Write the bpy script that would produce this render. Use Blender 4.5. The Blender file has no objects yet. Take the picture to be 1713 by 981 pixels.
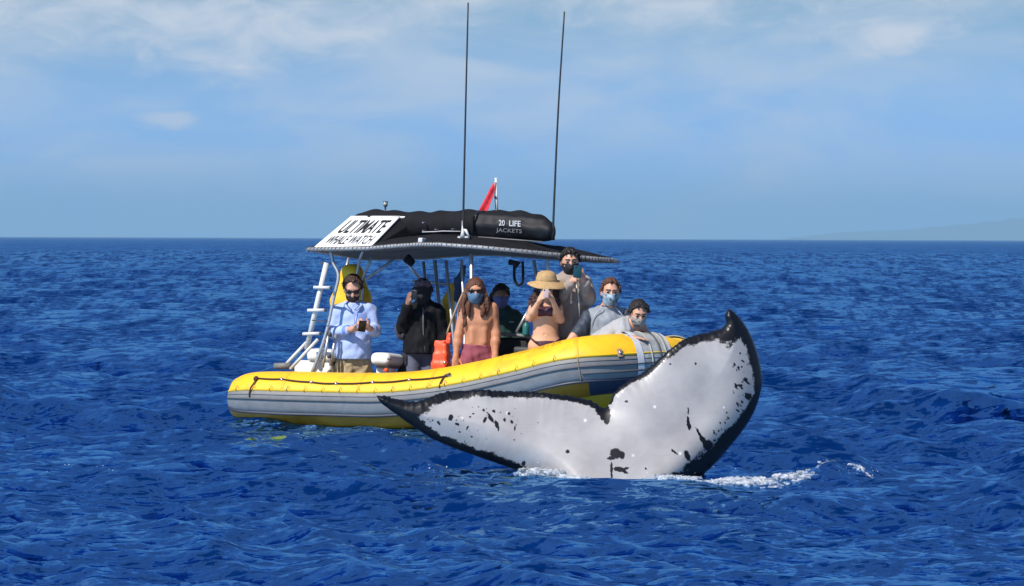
import bpy, bmesh, math, random
import numpy as np
from mathutils import Vector, Matrix
from mathutils.geometry import delaunay_2d_cdt

random.seed(7)
RNG = np.random.default_rng(11)
scene = bpy.context.scene
COL = scene.collection

# ------------------------------------------------------------------ camera
CAM_H = 1.90            # metres above the mean water level
FPX = 7650.0            # focal length in pixels of the 1713 px wide photograph
HOR = 399.0             # horizon row at the middle of the photograph
ROLL = 0.0035           # slope of the horizon
cam_data = bpy.data.cameras.new('camera')
cam = bpy.data.objects.new('camera', cam_data)
COL.objects.link(cam)
cam_data.sensor_width = 36.0
cam_data.lens = 36.0 * FPX / 1713.0
cam_data.clip_start = 0.5
cam_data.clip_end = 60000.0
cam.location = (0, 0, CAM_H)
cam.rotation_mode = 'XYZ'
_pitch = math.atan((490.5 - HOR) / FPX)
cam.matrix_world = (Matrix.Translation((0, 0, CAM_H)) @
                    Matrix.Rotation(math.radians(90) - _pitch, 4, 'X') @
                    Matrix.Rotation(ROLL, 4, 'Z'))
scene.camera = cam

# ------------------------------------------------------------------ world and sun
SUN_EL = math.radians(46)
SUN_VEC = Vector((-0.68, -0.73, 0)).normalized() * math.cos(SUN_EL) + Vector((0, 0, math.sin(SUN_EL)))
world = bpy.data.worlds.new('World')
scene.world = world
world.use_nodes = True
wn = world.node_tree
wn.nodes.clear()
def wnode(t, **kw):
    n = wn.nodes.new(t)
    for k, v in kw.items():
        setattr(n, k, v)
    return n
def wlink(a, b):
    wn.links.new(a, b)
def wmath(op, a, b=None, c=None, clamp=False):
    n = wnode('ShaderNodeMath', operation=op, use_clamp=clamp)
    for i, x in enumerate((a, b, c)):
        if x is None:
            continue
        if isinstance(x, (int, float)):
            n.inputs[i].default_value = x
        else:
            wlink(x, n.inputs[i])
    return n.outputs[0]
sky = wnode('ShaderNodeTexSky')
sky.sky_type = 'NISHITA'
sky.sun_disc = False
sky.sun_elevation = SUN_EL
sky.sun_rotation = math.atan2(SUN_VEC.x, SUN_VEC.y)
sky.altitude = 0
sky.air_density = 1.0
sky.dust_density = 0.25
sky.ozone_density = 3.0
tint = wnode('ShaderNodeMix', data_type='RGBA', blend_type='MULTIPLY')
tint.inputs[0].default_value = 1.0
wlink(sky.outputs[0], tint.inputs[6])
tc = wnode('ShaderNodeTexCoord')
sep = wnode('ShaderNodeSeparateXYZ')
wlink(tc.outputs['Generated'], sep.inputs[0])
def smooth(x, lo, hi):
    n = wnode('ShaderNodeMapRange', interpolation_type='SMOOTHSTEP')
    wlink(x, n.inputs[0])
    n.inputs[1].default_value = lo
    n.inputs[2].default_value = hi
    return n.outputs[0]
def wmix(fac, a, b_):
    n = wnode('ShaderNodeMix', data_type='RGBA')
    wlink(fac, n.inputs[0])
    for i, x in ((6, a), (7, b_)):
        if isinstance(x, tuple):
            n.inputs[i].default_value = (*x, 1)
        else:
            wlink(x, n.inputs[i])
    return n.outputs[2]
t_low = wmix(smooth(sep.outputs[2], 0.0, 0.06), (0.46, 0.92, 2.35), (0.47, 0.65, 0.92))
wlink(wmix(smooth(sep.outputs[2], 0.06, 0.5), t_low, (0.35, 0.585, 0.94)), tint.inputs[7])
def cloud_noise(sc, detail, rough, off):
    mp = wnode('ShaderNodeMapping')
    wlink(tc.outputs['Generated'], mp.inputs[0])
    mp.inputs['Scale'].default_value = sc
    mp.inputs['Location'].default_value = off
    n = wnode('ShaderNodeTexNoise')
    wlink(mp.outputs[0], n.inputs['Vector'])
    n.inputs['Scale'].default_value = 1.0
    n.inputs['Detail'].default_value = detail
    n.inputs['Roughness'].default_value = rough
    n.inputs['Distortion'].default_value = 0.6
    return n.outputs[0]
n_big = cloud_noise((22, 22, 60), 6, 0.55, (3.1, 0.4, 1.7))
n_fine = cloud_noise((60, 60, 150), 7, 0.6, (0.3, 5.0, 2.2))
hi_fade = wmath('SUBTRACT', 1.0, wmath('MULTIPLY', smooth(sep.outputs[2], 0.08, 0.4), 0.65))
veil = wmath('MULTIPLY', wmath('MULTIPLY', smooth(n_big, 0.33, 0.72), 0.62), hi_fade)
def mass(px, py, wx, wy, edge=0.9):
    """a cumulus bank standing in one direction of the sky, its border broken by noise"""
    x0, z0 = (px - 856.5) / FPX, (HOR - py) / FPX
    dx = wmath('DIVIDE', wmath('SUBTRACT', sep.outputs[0], x0), wx / FPX)
    dz = wmath('DIVIDE', wmath('SUBTRACT', sep.outputs[2], z0), wy / FPX)
    r = wmath('SQRT', wmath('ADD', wmath('MULTIPLY', dx, dx), wmath('MULTIPLY', dz, dz)))
    front = wmath('GREATER_THAN', sep.outputs[1], 0.0)
    f = wmath('ADD', wmath('SUBTRACT', 1.0, r), wmath('MULTIPLY', wmath('SUBTRACT', n_fine, 0.5), 2.6))
    f = wmath('ADD', f, wmath('MULTIPLY', wmath('SUBTRACT', n_big, 0.5), 1.5))
    return wmath('MULTIPLY', smooth(f, -0.55 * edge, edge * 1.1), front)
banks = [(mass(400, 45, 330, 80, 1.1), 0.95), (mass(60, -20, 330, 90, 1.1), 0.85),
         (mass(950, -25, 620, 70, 1.1), 0.85), (mass(1475, 62, 120, 40, 0.9), 0.95),
         (mass(290, 203, 60, 18, 0.8), 0.7), (mass(400, 182, 60, 22, 1.2), 0.32),
         (mass(1285, 258, 95, 50, 1.3), 0.6), (mass(1150, 115, 320, 80, 1.4), 0.55),
         (mass(20, 285, 50, 30, 1.2), 0.3), (mass(1560, 110, 60, 30, 1.3), 0.3),
         (mass(590, 150, 200, 60, 1.4), 0.32), (mass(860, 100, 60, 40, 1.4), 0.25)]
acc = veil
for m, g in banks:
    acc = wmath('MAXIMUM', acc, wmath('MULTIPLY', m, g))
cl_col = wnode('ShaderNodeMix', data_type='RGBA')
wlink(n_fine, cl_col.inputs[0])
cl_col.inputs[6].default_value = (6.4, 7.2, 8.4, 1)
cl_col.inputs[7].default_value = (9.2, 9.2, 9.5, 1)
skymix = wnode('ShaderNodeMix', data_type='RGBA')
wlink(acc, skymix.inputs[0])
wlink(tint.outputs[2], skymix.inputs[6])
wlink(cl_col.outputs[2], skymix.inputs[7])
bg = wnode('ShaderNodeBackground')
bg.inputs['Strength'].default_value = 0.080
wlink(skymix.outputs[2], bg.inputs['Color'])
wo = wnode('ShaderNodeOutputWorld')
wlink(bg.outputs[0], wo.inputs['Surface'])

sun_data = bpy.data.lights.new('sun', 'SUN')
sun_data.energy = 5.0
sun_data.angle = math.radians(0.55)
sun_data.color = (1.0, 0.95, 0.88)
sun = bpy.data.objects.new('sun', sun_data)
COL.objects.link(sun)
sun.rotation_euler = SUN_VEC.to_track_quat('Z', 'Y').to_euler()
sun.location = SUN_VEC * 100

scene.view_settings.view_transform = 'Standard'
scene.view_settings.look = 'None'
scene.view_settings.exposure = 0.22
scene.view_settings.gamma = 1.0
scene.view_settings.use_curve_mapping = False
scene.render.engine = 'CYCLES'
scene.cycles.max_bounces = 4
scene.cycles.diffuse_bounces = 2
scene.cycles.glossy_bounces = 3
scene.cycles.use_denoising = True
scene.cycles.sample_clamp_indirect = 6.0

# ------------------------------------------------------------------ helpers
def PX(px, py, Y):
    """point of the place seen at photo pixel (px, py) at distance Y in front of the camera"""
    x = (px - 856.5) / FPX * Y
    z = CAM_H - (py - HOR - (px - 856.5) * ROLL) / FPX * Y
    return Vector((x, Y, z))

def link(o, parent=None):
    COL.objects.link(o)
    if parent is not None:
        o.parent = parent
        o.matrix_parent_inverse = parent.matrix_world.inverted()
    return o

def mesh_obj(name, verts, faces, mat, parent=None, smooth_shade=True):
    me = bpy.data.meshes.new(name)
    if isinstance(verts, np.ndarray):
        verts = verts.tolist()
    if isinstance(faces, np.ndarray):
        faces = faces.tolist()
    me.from_pydata(verts, [], faces)
    if smooth_shade:
        me.polygons.foreach_set('use_smooth', [True] * len(me.polygons))
    for m in (mat if isinstance(mat, (list, tuple)) else [mat]):
        if m is not None:
            me.materials.append(m)
    me.update()
    o = bpy.data.objects.new(name, me)
    return link(o, parent)

def tag(o, label=None, cat=None, group=None, kind=None):
    if label:
        o['label'] = label
    if cat:
        o['category'] = cat
    if group:
        o['group'] = group
    if kind:
        o['kind'] = kind
    return o

def thing(name, loc, label, cat, group=None):
    o = bpy.data.objects.new(name, None)
    COL.objects.link(o)
    o.empty_display_size = 0.1
    o.matrix_world = Matrix.Translation(loc)
    o.location = loc
    tag(o, label, cat, group)
    return o

# ---- geometry builders: each returns (verts, faces)
def tube_geo(pts, radii, n=10, cap=True):
    pts = [Vector(p) for p in pts]
    if isinstance(radii, (int, float)):
        radii = [radii] * len(pts)
    V, F = [], []
    t0 = (pts[1] - pts[0]).normalized()
    ref = Vector((0, 0, 1)) if abs(t0.z) < 0.9 else Vector((1, 0, 0))
    nrm = (ref - t0 * ref.dot(t0)).normalized()
    for i, p in enumerate(pts):
        if i == 0:
            t = (pts[1] - pts[0])
        elif i == len(pts) - 1:
            t = (pts[-1] - pts[-2])
        else:
            t = (pts[i + 1] - p).normalized() + (p - pts[i - 1]).normalized()
        t.normalize()
        nrm = (nrm - t * nrm.dot(t)).normalized()
        b = t.cross(nrm)
        for k in range(n):
            a = 2 * math.pi * k / n
            V.append(tuple(p + (nrm * math.cos(a) + b * math.sin(a)) * radii[i]))
    for i in range(len(pts) - 1):
        for k in range(n):
            F.append((i * n + k, i * n + (k + 1) % n, (i + 1) * n + (k + 1) % n, (i + 1) * n + k))
    if cap:
        F.append(tuple(range(n - 1, -1, -1)))
        F.append(tuple((len(pts) - 1) * n + k for k in range(n)))
    return V, F

def tube(name, pts, radii, mat, parent=None, n=10):
    V, F = tube_geo(pts, radii, n)
    return mesh_obj(name, V, F, mat, parent)

def curve_pts(pts, steps=8):
    """Catmull-Rom through the points"""
    pts = [Vector(p) for p in pts]
    P = [pts[0] * 2 - pts[1]] + pts + [pts[-1] * 2 - pts[-2]]
    out = []
    for i in range(1, len(P) - 2):
        for s in range(steps):
            t = s / steps
            a, b, c, d = P[i - 1], P[i], P[i + 1], P[i + 2]
            out.append(0.5 * ((2 * b) + (c - a) * t + (2 * a - 5 * b + 4 * c - d) * t * t + (3 * b - a - 3 * c + d) * t ** 3))
    out.append(pts[-1])
    return out

def bevel_box(name, center, ax, size, mat, parent=None, bevel=0.02, seg=3):
    """a box with rounded edges; ax = three unit vectors"""
    bm = bmesh.new()
    bmesh.ops.create_cube(bm, size=1.0)
    for v in bm.verts:
        v.co = Vector((v.co.x * size[0], v.co.y * size[1], v.co.z * size[2]))
    if bevel > 0:
        bmesh.ops.bevel(bm, geom=bm.edges[:], offset=bevel, segments=seg, affect='EDGES', profile=0.5)
    c = Vector(center)
    for v in bm.verts:
        v.co = c + ax[0] * v.co.x + ax[1] * v.co.y + ax[2] * v.co.z
    me = bpy.data.meshes.new(name)
    bm.to_mesh(me)
    bm.free()
    me.polygons.foreach_set('use_smooth', [True] * len(me.polygons))
    me.materials.append(mat)
    o = bpy.data.objects.new(name, me)
    return link(o, parent)

def lathe_geo(profile, origin, ax, n=24, wob=None):
    """profile: (radius, height) pairs turned about ax[2]"""
    V, F = [], []
    o = Vector(origin)
    for i, (r, h) in enumerate(profile):
        for k in range(n):
            a = 2 * math.pi * k / n
            dh = wob(r, a) if wob else 0
            V.append(tuple(o + ax[0] * (r * math.cos(a)) + ax[1] * (r * math.sin(a)) + ax[2] * (h + dh)))
    for i in range(len(profile) - 1):
        for k in range(n):
            F.append((i * n + k, i * n + (k + 1) % n, (i + 1) * n + (k + 1) % n, (i + 1) * n + k))
    return V, F

XYZ = (Vector((1, 0, 0)), Vector((0, 1, 0)), Vector((0, 0, 1)))

# ---- materials
MATS = {}
def mat_new(name):
    m = bpy.data.materials.new(name)
    m.use_nodes = True
    nt = m.node_tree
    b = nt.nodes['Principled BSDF']
    return m, nt, b

def pmat(name, col, rough=0.5, var=0.12, scale=14.0, bump=0.0, bscale=60.0, metal=0.0, spec=0.5, coat=0.0, sss=0.0, col2=None, detail=5, dirt=None):
    """principled surface with a noise-broken colour and relief"""
    if name in MATS:
        return MATS[name]
    m, nt, b = mat_new(name)
    tcn = nt.nodes.new('ShaderNodeTexCoord')
    nz = nt.nodes.new('ShaderNodeTexNoise')
    nt.links.new(tcn.outputs['Object'], nz.inputs['Vector'])
    nz.inputs['Scale'].default_value = scale
    nz.inputs['Detail'].default_value = detail
    nz.inputs['Roughness'].default_value = 0.6
    ramp = nt.nodes.new('ShaderNodeValToRGB')
    nt.links.new(nz.outputs[0], ramp.inputs[0])
    c2 = col2 or tuple(min(1, c * (1 + var)) for c in col)
    c1 = tuple(c * (1 - var) for c in col) if col2 is None else col
    ramp.color_ramp.elements[0].position = 0.3
    ramp.color_ramp.elements[1].position = 0.7
    ramp.color_ramp.elements[0].color = (*c1, 1)
    ramp.color_ramp.elements[1].color = (*c2, 1)
    col_out = ramp.outputs[0]
    if dirt:
        dcol, amt, dsc = dirt
        n3_ = nt.nodes.new('ShaderNodeTexNoise')
        nt.links.new(tcn.outputs['Object'], n3_.inputs['Vector'])
        n3_.inputs['Scale'].default_value = dsc
        n3_.inputs['Detail'].default_value = 8
        n3_.inputs['Roughness'].default_value = 0.7
        n3_.inputs['Distortion'].default_value = 0.8
        mr_ = nt.nodes.new('ShaderNodeMapRange')
        mr_.inputs[1].default_value = 0.52
        mr_.inputs[2].default_value = 0.75
        mr_.inputs[4].default_value = amt
        nt.links.new(n3_.outputs[0], mr_.inputs[0])
        mx_ = nt.nodes.new('ShaderNodeMix')
        mx_.data_type = 'RGBA'
        nt.links.new(mr_.outputs[0], mx_.inputs[0])
        nt.links.new(col_out, mx_.inputs[6])
        mx_.inputs[7].default_value = (*dcol, 1)
        col_out = mx_.outputs[2]
    nt.links.new(col_out, b.inputs['Base Color'])
    b.inputs['Roughness'].default_value = rough
    b.inputs['Metallic'].default_value = metal
    b.inputs['Specular IOR Level'].default_value = spec
    b.inputs['Coat Weight'].default_value = coat
    if sss:
        b.inputs['Subsurface Weight'].default_value = sss
        b.inputs['Subsurface Radius'].default_value = (0.012, 0.005, 0.003)
        b.inputs['Subsurface Scale'].default_value = 1.0
    if bump:
        n2 = nt.nodes.new('ShaderNodeTexNoise')
        nt.links.new(tcn.outputs['Object'], n2.inputs['Vector'])
        n2.inputs['Scale'].default_value = bscale
        n2.inputs['Detail'].default_value = 4
        bp = nt.nodes.new('ShaderNodeBump')
        bp.inputs['Strength'].default_value = bump
        bp.inputs['Distance'].default_value = 0.01
        nt.links.new(n2.outputs[0], bp.inputs['Height'])
        nt.links.new(bp.outputs[0], b.inputs['Normal'])
    MATS[name] = m
    return m

# ---- implicit surfaces, meshed with surface nets
def surface_nets(f, lo, h):
    nx, ny, nz = f.shape
    s = f < 0
    idx = -np.ones((nx - 1, ny - 1, nz - 1), dtype=np.int64)
    cnt = np.zeros((nx - 1, ny - 1, nz - 1), dtype=np.int16)
    for dx in (0, 1):
        for dy in (0, 1):
            for dz in (0, 1):
                cnt += s[dx:nx - 1 + dx, dy:ny - 1 + dy, dz:nz - 1 + dz]
    act = (cnt > 0) & (cnt < 8)
    ii = np.argwhere(act)
    idx[act] = np.arange(len(ii))
    acc = np.zeros((len(ii), 3))
    num = np.zeros(len(ii))
    corners = [(0, 0, 0), (1, 0, 0), (0, 1, 0), (1, 1, 0), (0, 0, 1), (1, 0, 1), (0, 1, 1), (1, 1, 1)]
    vals = [f[ii[:, 0] + c[0], ii[:, 1] + c[1], ii[:, 2] + c[2]] for c in corners]
    for a in range(8):
        for b in range(a + 1, 8):
            ca, cb = np.array(corners[a]), np.array(corners[b])
            if np.abs(ca - cb).sum() != 1:
                continue
            va, vb = vals[a], vals[b]
            m = (va < 0) != (vb < 0)
            t = np.where(m, va / np.where(m, va - vb, 1), 0)
            p = ca[None, :] + (cb - ca)[None, :] * t[:, None]
            acc += np.where(m[:, None], p, 0)
            num += m
    V = (ii + acc / num[:, None]) * h + np.asarray(lo)[None, :]
    F = []
    for ax in range(3):
        u, w = (ax + 1) % 3, (ax + 2) % 3
        sl0 = [slice(None)] * 3
        sl1 = [slice(None)] * 3
        sl0[ax] = slice(0, -1)
        sl1[ax] = slice(1, None)
        a, b = s[tuple(sl0)], s[tuple(sl1)]
        e = np.argwhere(a != b)
        e = e[(e[:, u] > 0) & (e[:, w] > 0) & (e[:, u] < f.shape[u] - 1) & (e[:, w] < f.shape[w] - 1)]
        if not len(e):
            continue
        inside = a[e[:, 0], e[:, 1], e[:, 2]]
        q = []
        for du, dw in ((-1, -1), (0, -1), (0, 0), (-1, 0)):
            c = e.copy()
            c[:, u] += du
            c[:, w] += dw
            q.append(idx[c[:, 0], c[:, 1], c[:, 2]])
        q = np.stack(q, 1)
        q[~inside] = q[~inside][:, ::-1]
        F.append(q)
    F = np.concatenate(F)
    F = F[(F >= 0).all(1)]
    return V, F

class Blob:
    """a list of implicit primitives blended into one skin"""
    def __init__(self, voxel=0.008, k=0.03):
        self.h, self.k, self.prims, self.clips, self.noise = voxel, k, [], [], None
    def cap(self, a, b, ra, rb=None, k=None, op='add'):
        self.prims.append(('cap', Vector(a), Vector(b), ra, ra if rb is None else rb, self.k if k is None else k, op))
        return self
    def chain(self, pts, rs, k=None):
        for i in range(len(pts) - 1):
            self.cap(pts[i], pts[i + 1], rs[i], rs[i + 1], k)
        return self
    def ell(self, c, ax, r, k=None, op='add'):
        self.prims.append(('ell', Vector(c), ax, r, None, self.k if k is None else k, op))
        return self
    def box(self, c, ax, half, rad=0.01, k=None, op='add'):
        self.prims.append(('box', Vector(c), ax, half, rad, self.k if k is None else k, op))
        return self
    def clip(self, p, n):
        """keep what lies behind the plane through p with outward normal n"""
        self.clips.append((np.array(p, dtype=float), np.array(Vector(n).normalized())))
        return self
    def bounds(self, p, grow=0.0):
        t = p[0]
        if t == 'cap':
            r = max(p[3], p[4]) + grow
            lo = np.minimum(np.array(p[1]), np.array(p[2])) - r
            hi = np.maximum(np.array(p[1]), np.array(p[2])) + r
        elif t == 'ell':
            e = np.sqrt(sum((np.array(p[2][i]) * p[3][i]) ** 2 for i in range(3))) + grow
            lo, hi = np.array(p[1]) - e, np.array(p[1]) + e
        else:
            e = sum(np.abs(np.array(p[2][i])) * p[3][i] for i in range(3)) + p[4] + grow
            lo, hi = np.array(p[1]) - e, np.array(p[1]) + e
        return lo, hi
    def mesh(self):
        h = self.h
        bl = [self.bounds(p, 0.02) for p in self.prims if p[6] == 'add']
        lo = np.min([b[0] for b in bl], 0) - 2 * h
        hi = np.max([b[1] for b in bl], 0) + 2 * h
        n = np.ceil((hi - lo) / h).astype(int) + 1
        f = np.full(n, 0.08, dtype=np.float32)
        axs = [lo[i] + np.arange(n[i]) * h for i in range(3)]
        for p in self.prims:
            k = p[5]
            pl, ph = self.bounds(p, 0.06 + k)
            i0 = np.clip(np.floor((pl - lo) / h).astype(int), 0, n - 1)
            i1 = np.clip(np.ceil((ph - lo) / h).astype(int) + 1, 1, n)
            if (i1 <= i0).any():
                continue
            sl = tuple(slice(i0[i], i1[i]) for i in range(3))
            X = axs[0][sl[0]][:, None, None]
            Y = axs[1][sl[1]][None, :, None]
            Z = axs[2][sl[2]][None, None, :]
            if p[0] == 'cap':
                a, b = np.array(p[1]), np.array(p[2])
                d = b - a
                L2 = max(float(d @ d), 1e-9)
                t = np.clip(((X - a[0]) * d[0] + (Y - a[1]) * d[1] + (Z - a[2]) * d[2]) / L2, 0, 1)
                g = np.sqrt((X - a[0] - t * d[0]) ** 2 + (Y - a[1] - t * d[1]) ** 2 + (Z - a[2] - t * d[2]) ** 2) - (p[3] + (p[4] - p[3]) * t)
            else:
                c = np.array(p[1])
                q = [(X - c[0]) * p[2][i][0] + (Y - c[1]) * p[2][i][1] + (Z - c[2]) * p[2][i][2] for i in range(3)]
                if p[0] == 'ell':
                    r = p[3]
                    k0 = np.sqrt(sum((q[i] / r[i]) ** 2 for i in range(3)))
                    k1 = np.sqrt(sum((q[i] / r[i] ** 2) ** 2 for i in range(3))) + 1e-9
                    g = k0 * (k0 - 1) / k1
                else:
                    a = [np.abs(q[i]) - p[3][i] for i in range(3)]
                    g = np.sqrt(sum(np.maximum(x, 0) ** 2 for x in a)) + np.minimum(np.maximum(np.maximum(a[0], a[1]), a[2]), 0) - p[4]
            old = f[sl]
            if p[6] == 'add':
                hh = np.clip(0.5 + 0.5 * (old - g) / max(k, 1e-5), 0, 1)
                f[sl] = old * (1 - hh) + g * hh - k * hh * (1 - hh)
            elif p[6] == 'sub':
                g = -g
                hh = np.clip(0.5 - 0.5 * (old - g) / max(k, 1e-5), 0, 1)
                f[sl] = old * (1 - hh) + g * hh + k * hh * (1 - hh)
        X = axs[0][:, None, None]
        Y = axs[1][None, :, None]
        Z = axs[2][None, None, :]
        if self.noise:
            amp, wl, seed, stretch = self.noise
            rg = np.random.default_rng(seed)
            acc = 0
            for o in range(9):
                d = rg.normal(size=3) * np.array(stretch)
                d /= np.linalg.norm(d)
                lam = wl * (0.55 + 0.9 * rg.random())
                acc = acc + np.sin((X * d[0] + Y * d[1] + Z * d[2]) * 2 * np.pi / lam + rg.random() * 6.3 + 1.3 * np.sin((X + Z * 0.7 + Y * .4) * 2 * np.pi / (wl * 2.3) + o)) / 3
            f = f + amp * acc
        for c, nn in self.clips:
            f = np.maximum(f, (X - c[0]) * nn[0] + (Y - c[1]) * nn[1] + (Z - c[2]) * nn[2])
        f[0] = f[-1] = 0.05
        f[:, 0] = f[:, -1] = 0.05
        f[:, :, 0] = f[:, :, -1] = 0.05
        return surface_nets(f, lo, h)
    def build(self, name, mat, parent=None):
        V, F = self.mesh()
        return mesh_obj(name, V, F, mat, parent)
# ------------------------------------------------------------------ boat frame (needed by the sea too)
YAW, BROLL = math.radians(25), math.radians(4.2)
BO = PX(383, 399 + CAM_H / 46.0 * FPX, 46.0)
BU = Vector((math.cos(YAW), -math.sin(YAW), 0))
BV = (Vector((math.sin(YAW), math.cos(YAW), 0)) * math.cos(BROLL) - Vector((0, 0, 1)) * math.sin(BROLL))
BW = BU.cross(BV)
BEAM = 1.64
def BP(u, v, w):
    return BO + BU * u + BV * v + BW * w
def BX(px, py, v):
    """boat coordinates (u, v, w) of what shows at a photo pixel and lies in the lengthwise plane v"""
    d = PX(px, py, 1.0) - Vector((0, 0, CAM_H))
    o = Vector((0, 0, CAM_H)) - BO
    t = (v - o.dot(BV)) / d.dot(BV)
    p = o + d * t
    return Vector((p.dot(BU), v, p.dot(BW)))
def BXW(px, py, v):
    c = BX(px, py, v)
    return BP(*c)
BAX = (BU, BV, BW)

# starboard tube: photo column, top row, radius, lateral place (v)
def tube_path():
    rows = [(399, 633, 33, 0.0), (416, 625.5, 41, 0.0), (444, 622, 45, 0), (500, 622, 47, 0), (560, 623.5, 47, 0), (600, 624, 47.5, 0), (650, 624, 48, 0),
            (700, 621, 48, 0), (750, 615, 48.5, 0), (800, 606, 49, 0), (850, 595, 49, 0), (900, 583, 49.5, 0), (940, 572, 50, 0.0),
            (970, 565, 50, 0.025), (1000, 561, 50, 0.10), (1035, 559, 49, 0.25), (1065, 558.5, 47, 0.40), (1095, 560, 43, 0.56), (1120, 564, 37, 0.70), (1136, 569, 30, 0.80)]
    out = []
    for px, top, r, v in rows:
        c = BX(px, top, v)
        Yd = BP(*c).y
        rm = r / FPX * Yd
        out.append((Vector((c.x, v, c.z - rm)), rm))
    return out
TUBE = tube_path()

# ------------------------------------------------------------------ sea
m_sea, nt, b = mat_new('sea_water')
tcn = nt.nodes.new('ShaderNodeNewGeometry')
def sea_noise(scale, detail, stretch, rot=0.0, rough=0.55):
    mp = nt.nodes.new('ShaderNodeMapping')
    nt.links.new(tcn.outputs['Position'], mp.inputs[0])
    mp.inputs['Scale'].default_value = stretch
    mp.inputs['Rotation'].default_value = (0, 0, rot)
    n = nt.nodes.new('ShaderNodeTexNoise')
    nt.links.new(mp.outputs[0], n.inputs['Vector'])
    n.inputs['Scale'].default_value = scale
    n.inputs['Detail'].default_value = detail
    n.inputs['Roughness'].default_value = rough
    n.inputs['Distortion'].default_value = 0.35
    return n.outputs['Color']
def vmath(op, a, b_=None, scale=None):
    n = nt.nodes.new('ShaderNodeVectorMath')
    n.operation = op
    for i, x in enumerate((a, b_)):
        if x is None:
            continue
        if isinstance(x, tuple):
            n.inputs[i].default_value = x
        else:
            nt.links.new(x, n.inputs[i])
    if scale is not None:
        n.inputs['Scale'].default_value = scale
    return n.outputs[0]
# facets of the small ripples, as slopes added to the modelled waves
n1 = sea_noise(4.2, 2, (1.0, 1.4, 1.0), 0.25)
n2 = sea_noise(13.0, 2, (1.0, 1.3, 1.0), -0.3)
n4 = sea_noise(1.0, 3, (1.7, 0.16, 1.0), 0.05, 0.65)
n5 = sea_noise(1.0, 3, (0.9, 0.035, 1.0), 0.03, 0.65)
lod = nt.nodes.new('ShaderNodeAttribute')
lod.attribute_name = 'unresolved'          # slope of the waves too small for the mesh at that place
sl1 = vmath('MULTIPLY', vmath('SUBTRACT', n1, (0.5, 0.5, 0.5)), (2.2, 3.5, 0.0))
sl2 = vmath('MULTIPLY', vmath('SUBTRACT', n2, (0.5, 0.5, 0.5)), (1.2, 1.8, 0.0))
sl3 = vmath('ADD', vmath('ADD', vmath('MULTIPLY', vmath('SUBTRACT', n4, (0.5, 0.5, 0.5)), (2.5, 10.0, 0.0)), vmath('MULTIPLY', vmath('SUBTRACT', n5, (0.5, 0.5, 0.5)), (1.5, 8.0, 0.0))), (0.0, -0.65, 0.0))   # the wind drives the sea this way: front faces are the steeper ones
sl3b = nt.nodes.new('ShaderNodeVectorMath')
sl3b.operation = 'SCALE'
nt.links.new(sl3, sl3b.inputs[0])
nt.links.new(lod.outputs['Fac'], sl3b.inputs['Scale'])
rip = nt.nodes.new('ShaderNodeAttribute')
rip.attribute_name = 'ripple'              # less ripple in the lee of the boat and in the slick round the tail
rps = nt.nodes.new('ShaderNodeVectorMath')
rps.operation = 'SCALE'
nt.links.new(vmath('ADD', sl1, sl2), rps.inputs[0])
nt.links.new(rip.outputs['Fac'], rps.inputs['Scale'])
nn = vmath('NORMALIZE', vmath('ADD', vmath('ADD', tcn.outputs['Normal'], rps.outputs[0]), sl3b.outputs[0]))
nt.nodes.remove(b)
dif = nt.nodes.new('ShaderNodeBsdfDiffuse')
dif.inputs['Color'].default_value = (0.0002, 0.0155, 0.088, 1)
glo = nt.nodes.new('ShaderNodeBsdfGlossy')
glo.inputs['Color'].default_value = (0.25, 0.58, 0.98, 1)
glo.inputs['Roughness'].default_value = 0.07
fre = nt.nodes.new('ShaderNodeFresnel')
fre.inputs['IOR'].default_value = 1.333
fac = nt.nodes.new('ShaderNodeMath')
fac.operation = 'MULTIPLY'
fac.inputs[1].default_value = 0.75         # sky glare dimmed as by a polariser, its tint set in the glossy colour
nt.links.new(fre.outputs[0], fac.inputs[0])
mxs = nt.nodes.new('ShaderNodeMixShader')
for sk in (dif.inputs['Normal'], glo.inputs['Normal'], fre.inputs['Normal']):
    nt.links.new(nn, sk)
nt.links.new(fac.outputs[0], mxs.inputs[0])
nt.links.new(dif.outputs[0], mxs.inputs[1])
nt.links.new(glo.outputs[0], mxs.inputs[2])
nt.links.new(mxs.outputs[0], nt.nodes['Material Output'].inputs['Surface'])

WH_X, WH_Y = (1030 - 856.5) / FPX * 35.8, 35.8   # where the fluke leaves the water

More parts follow.
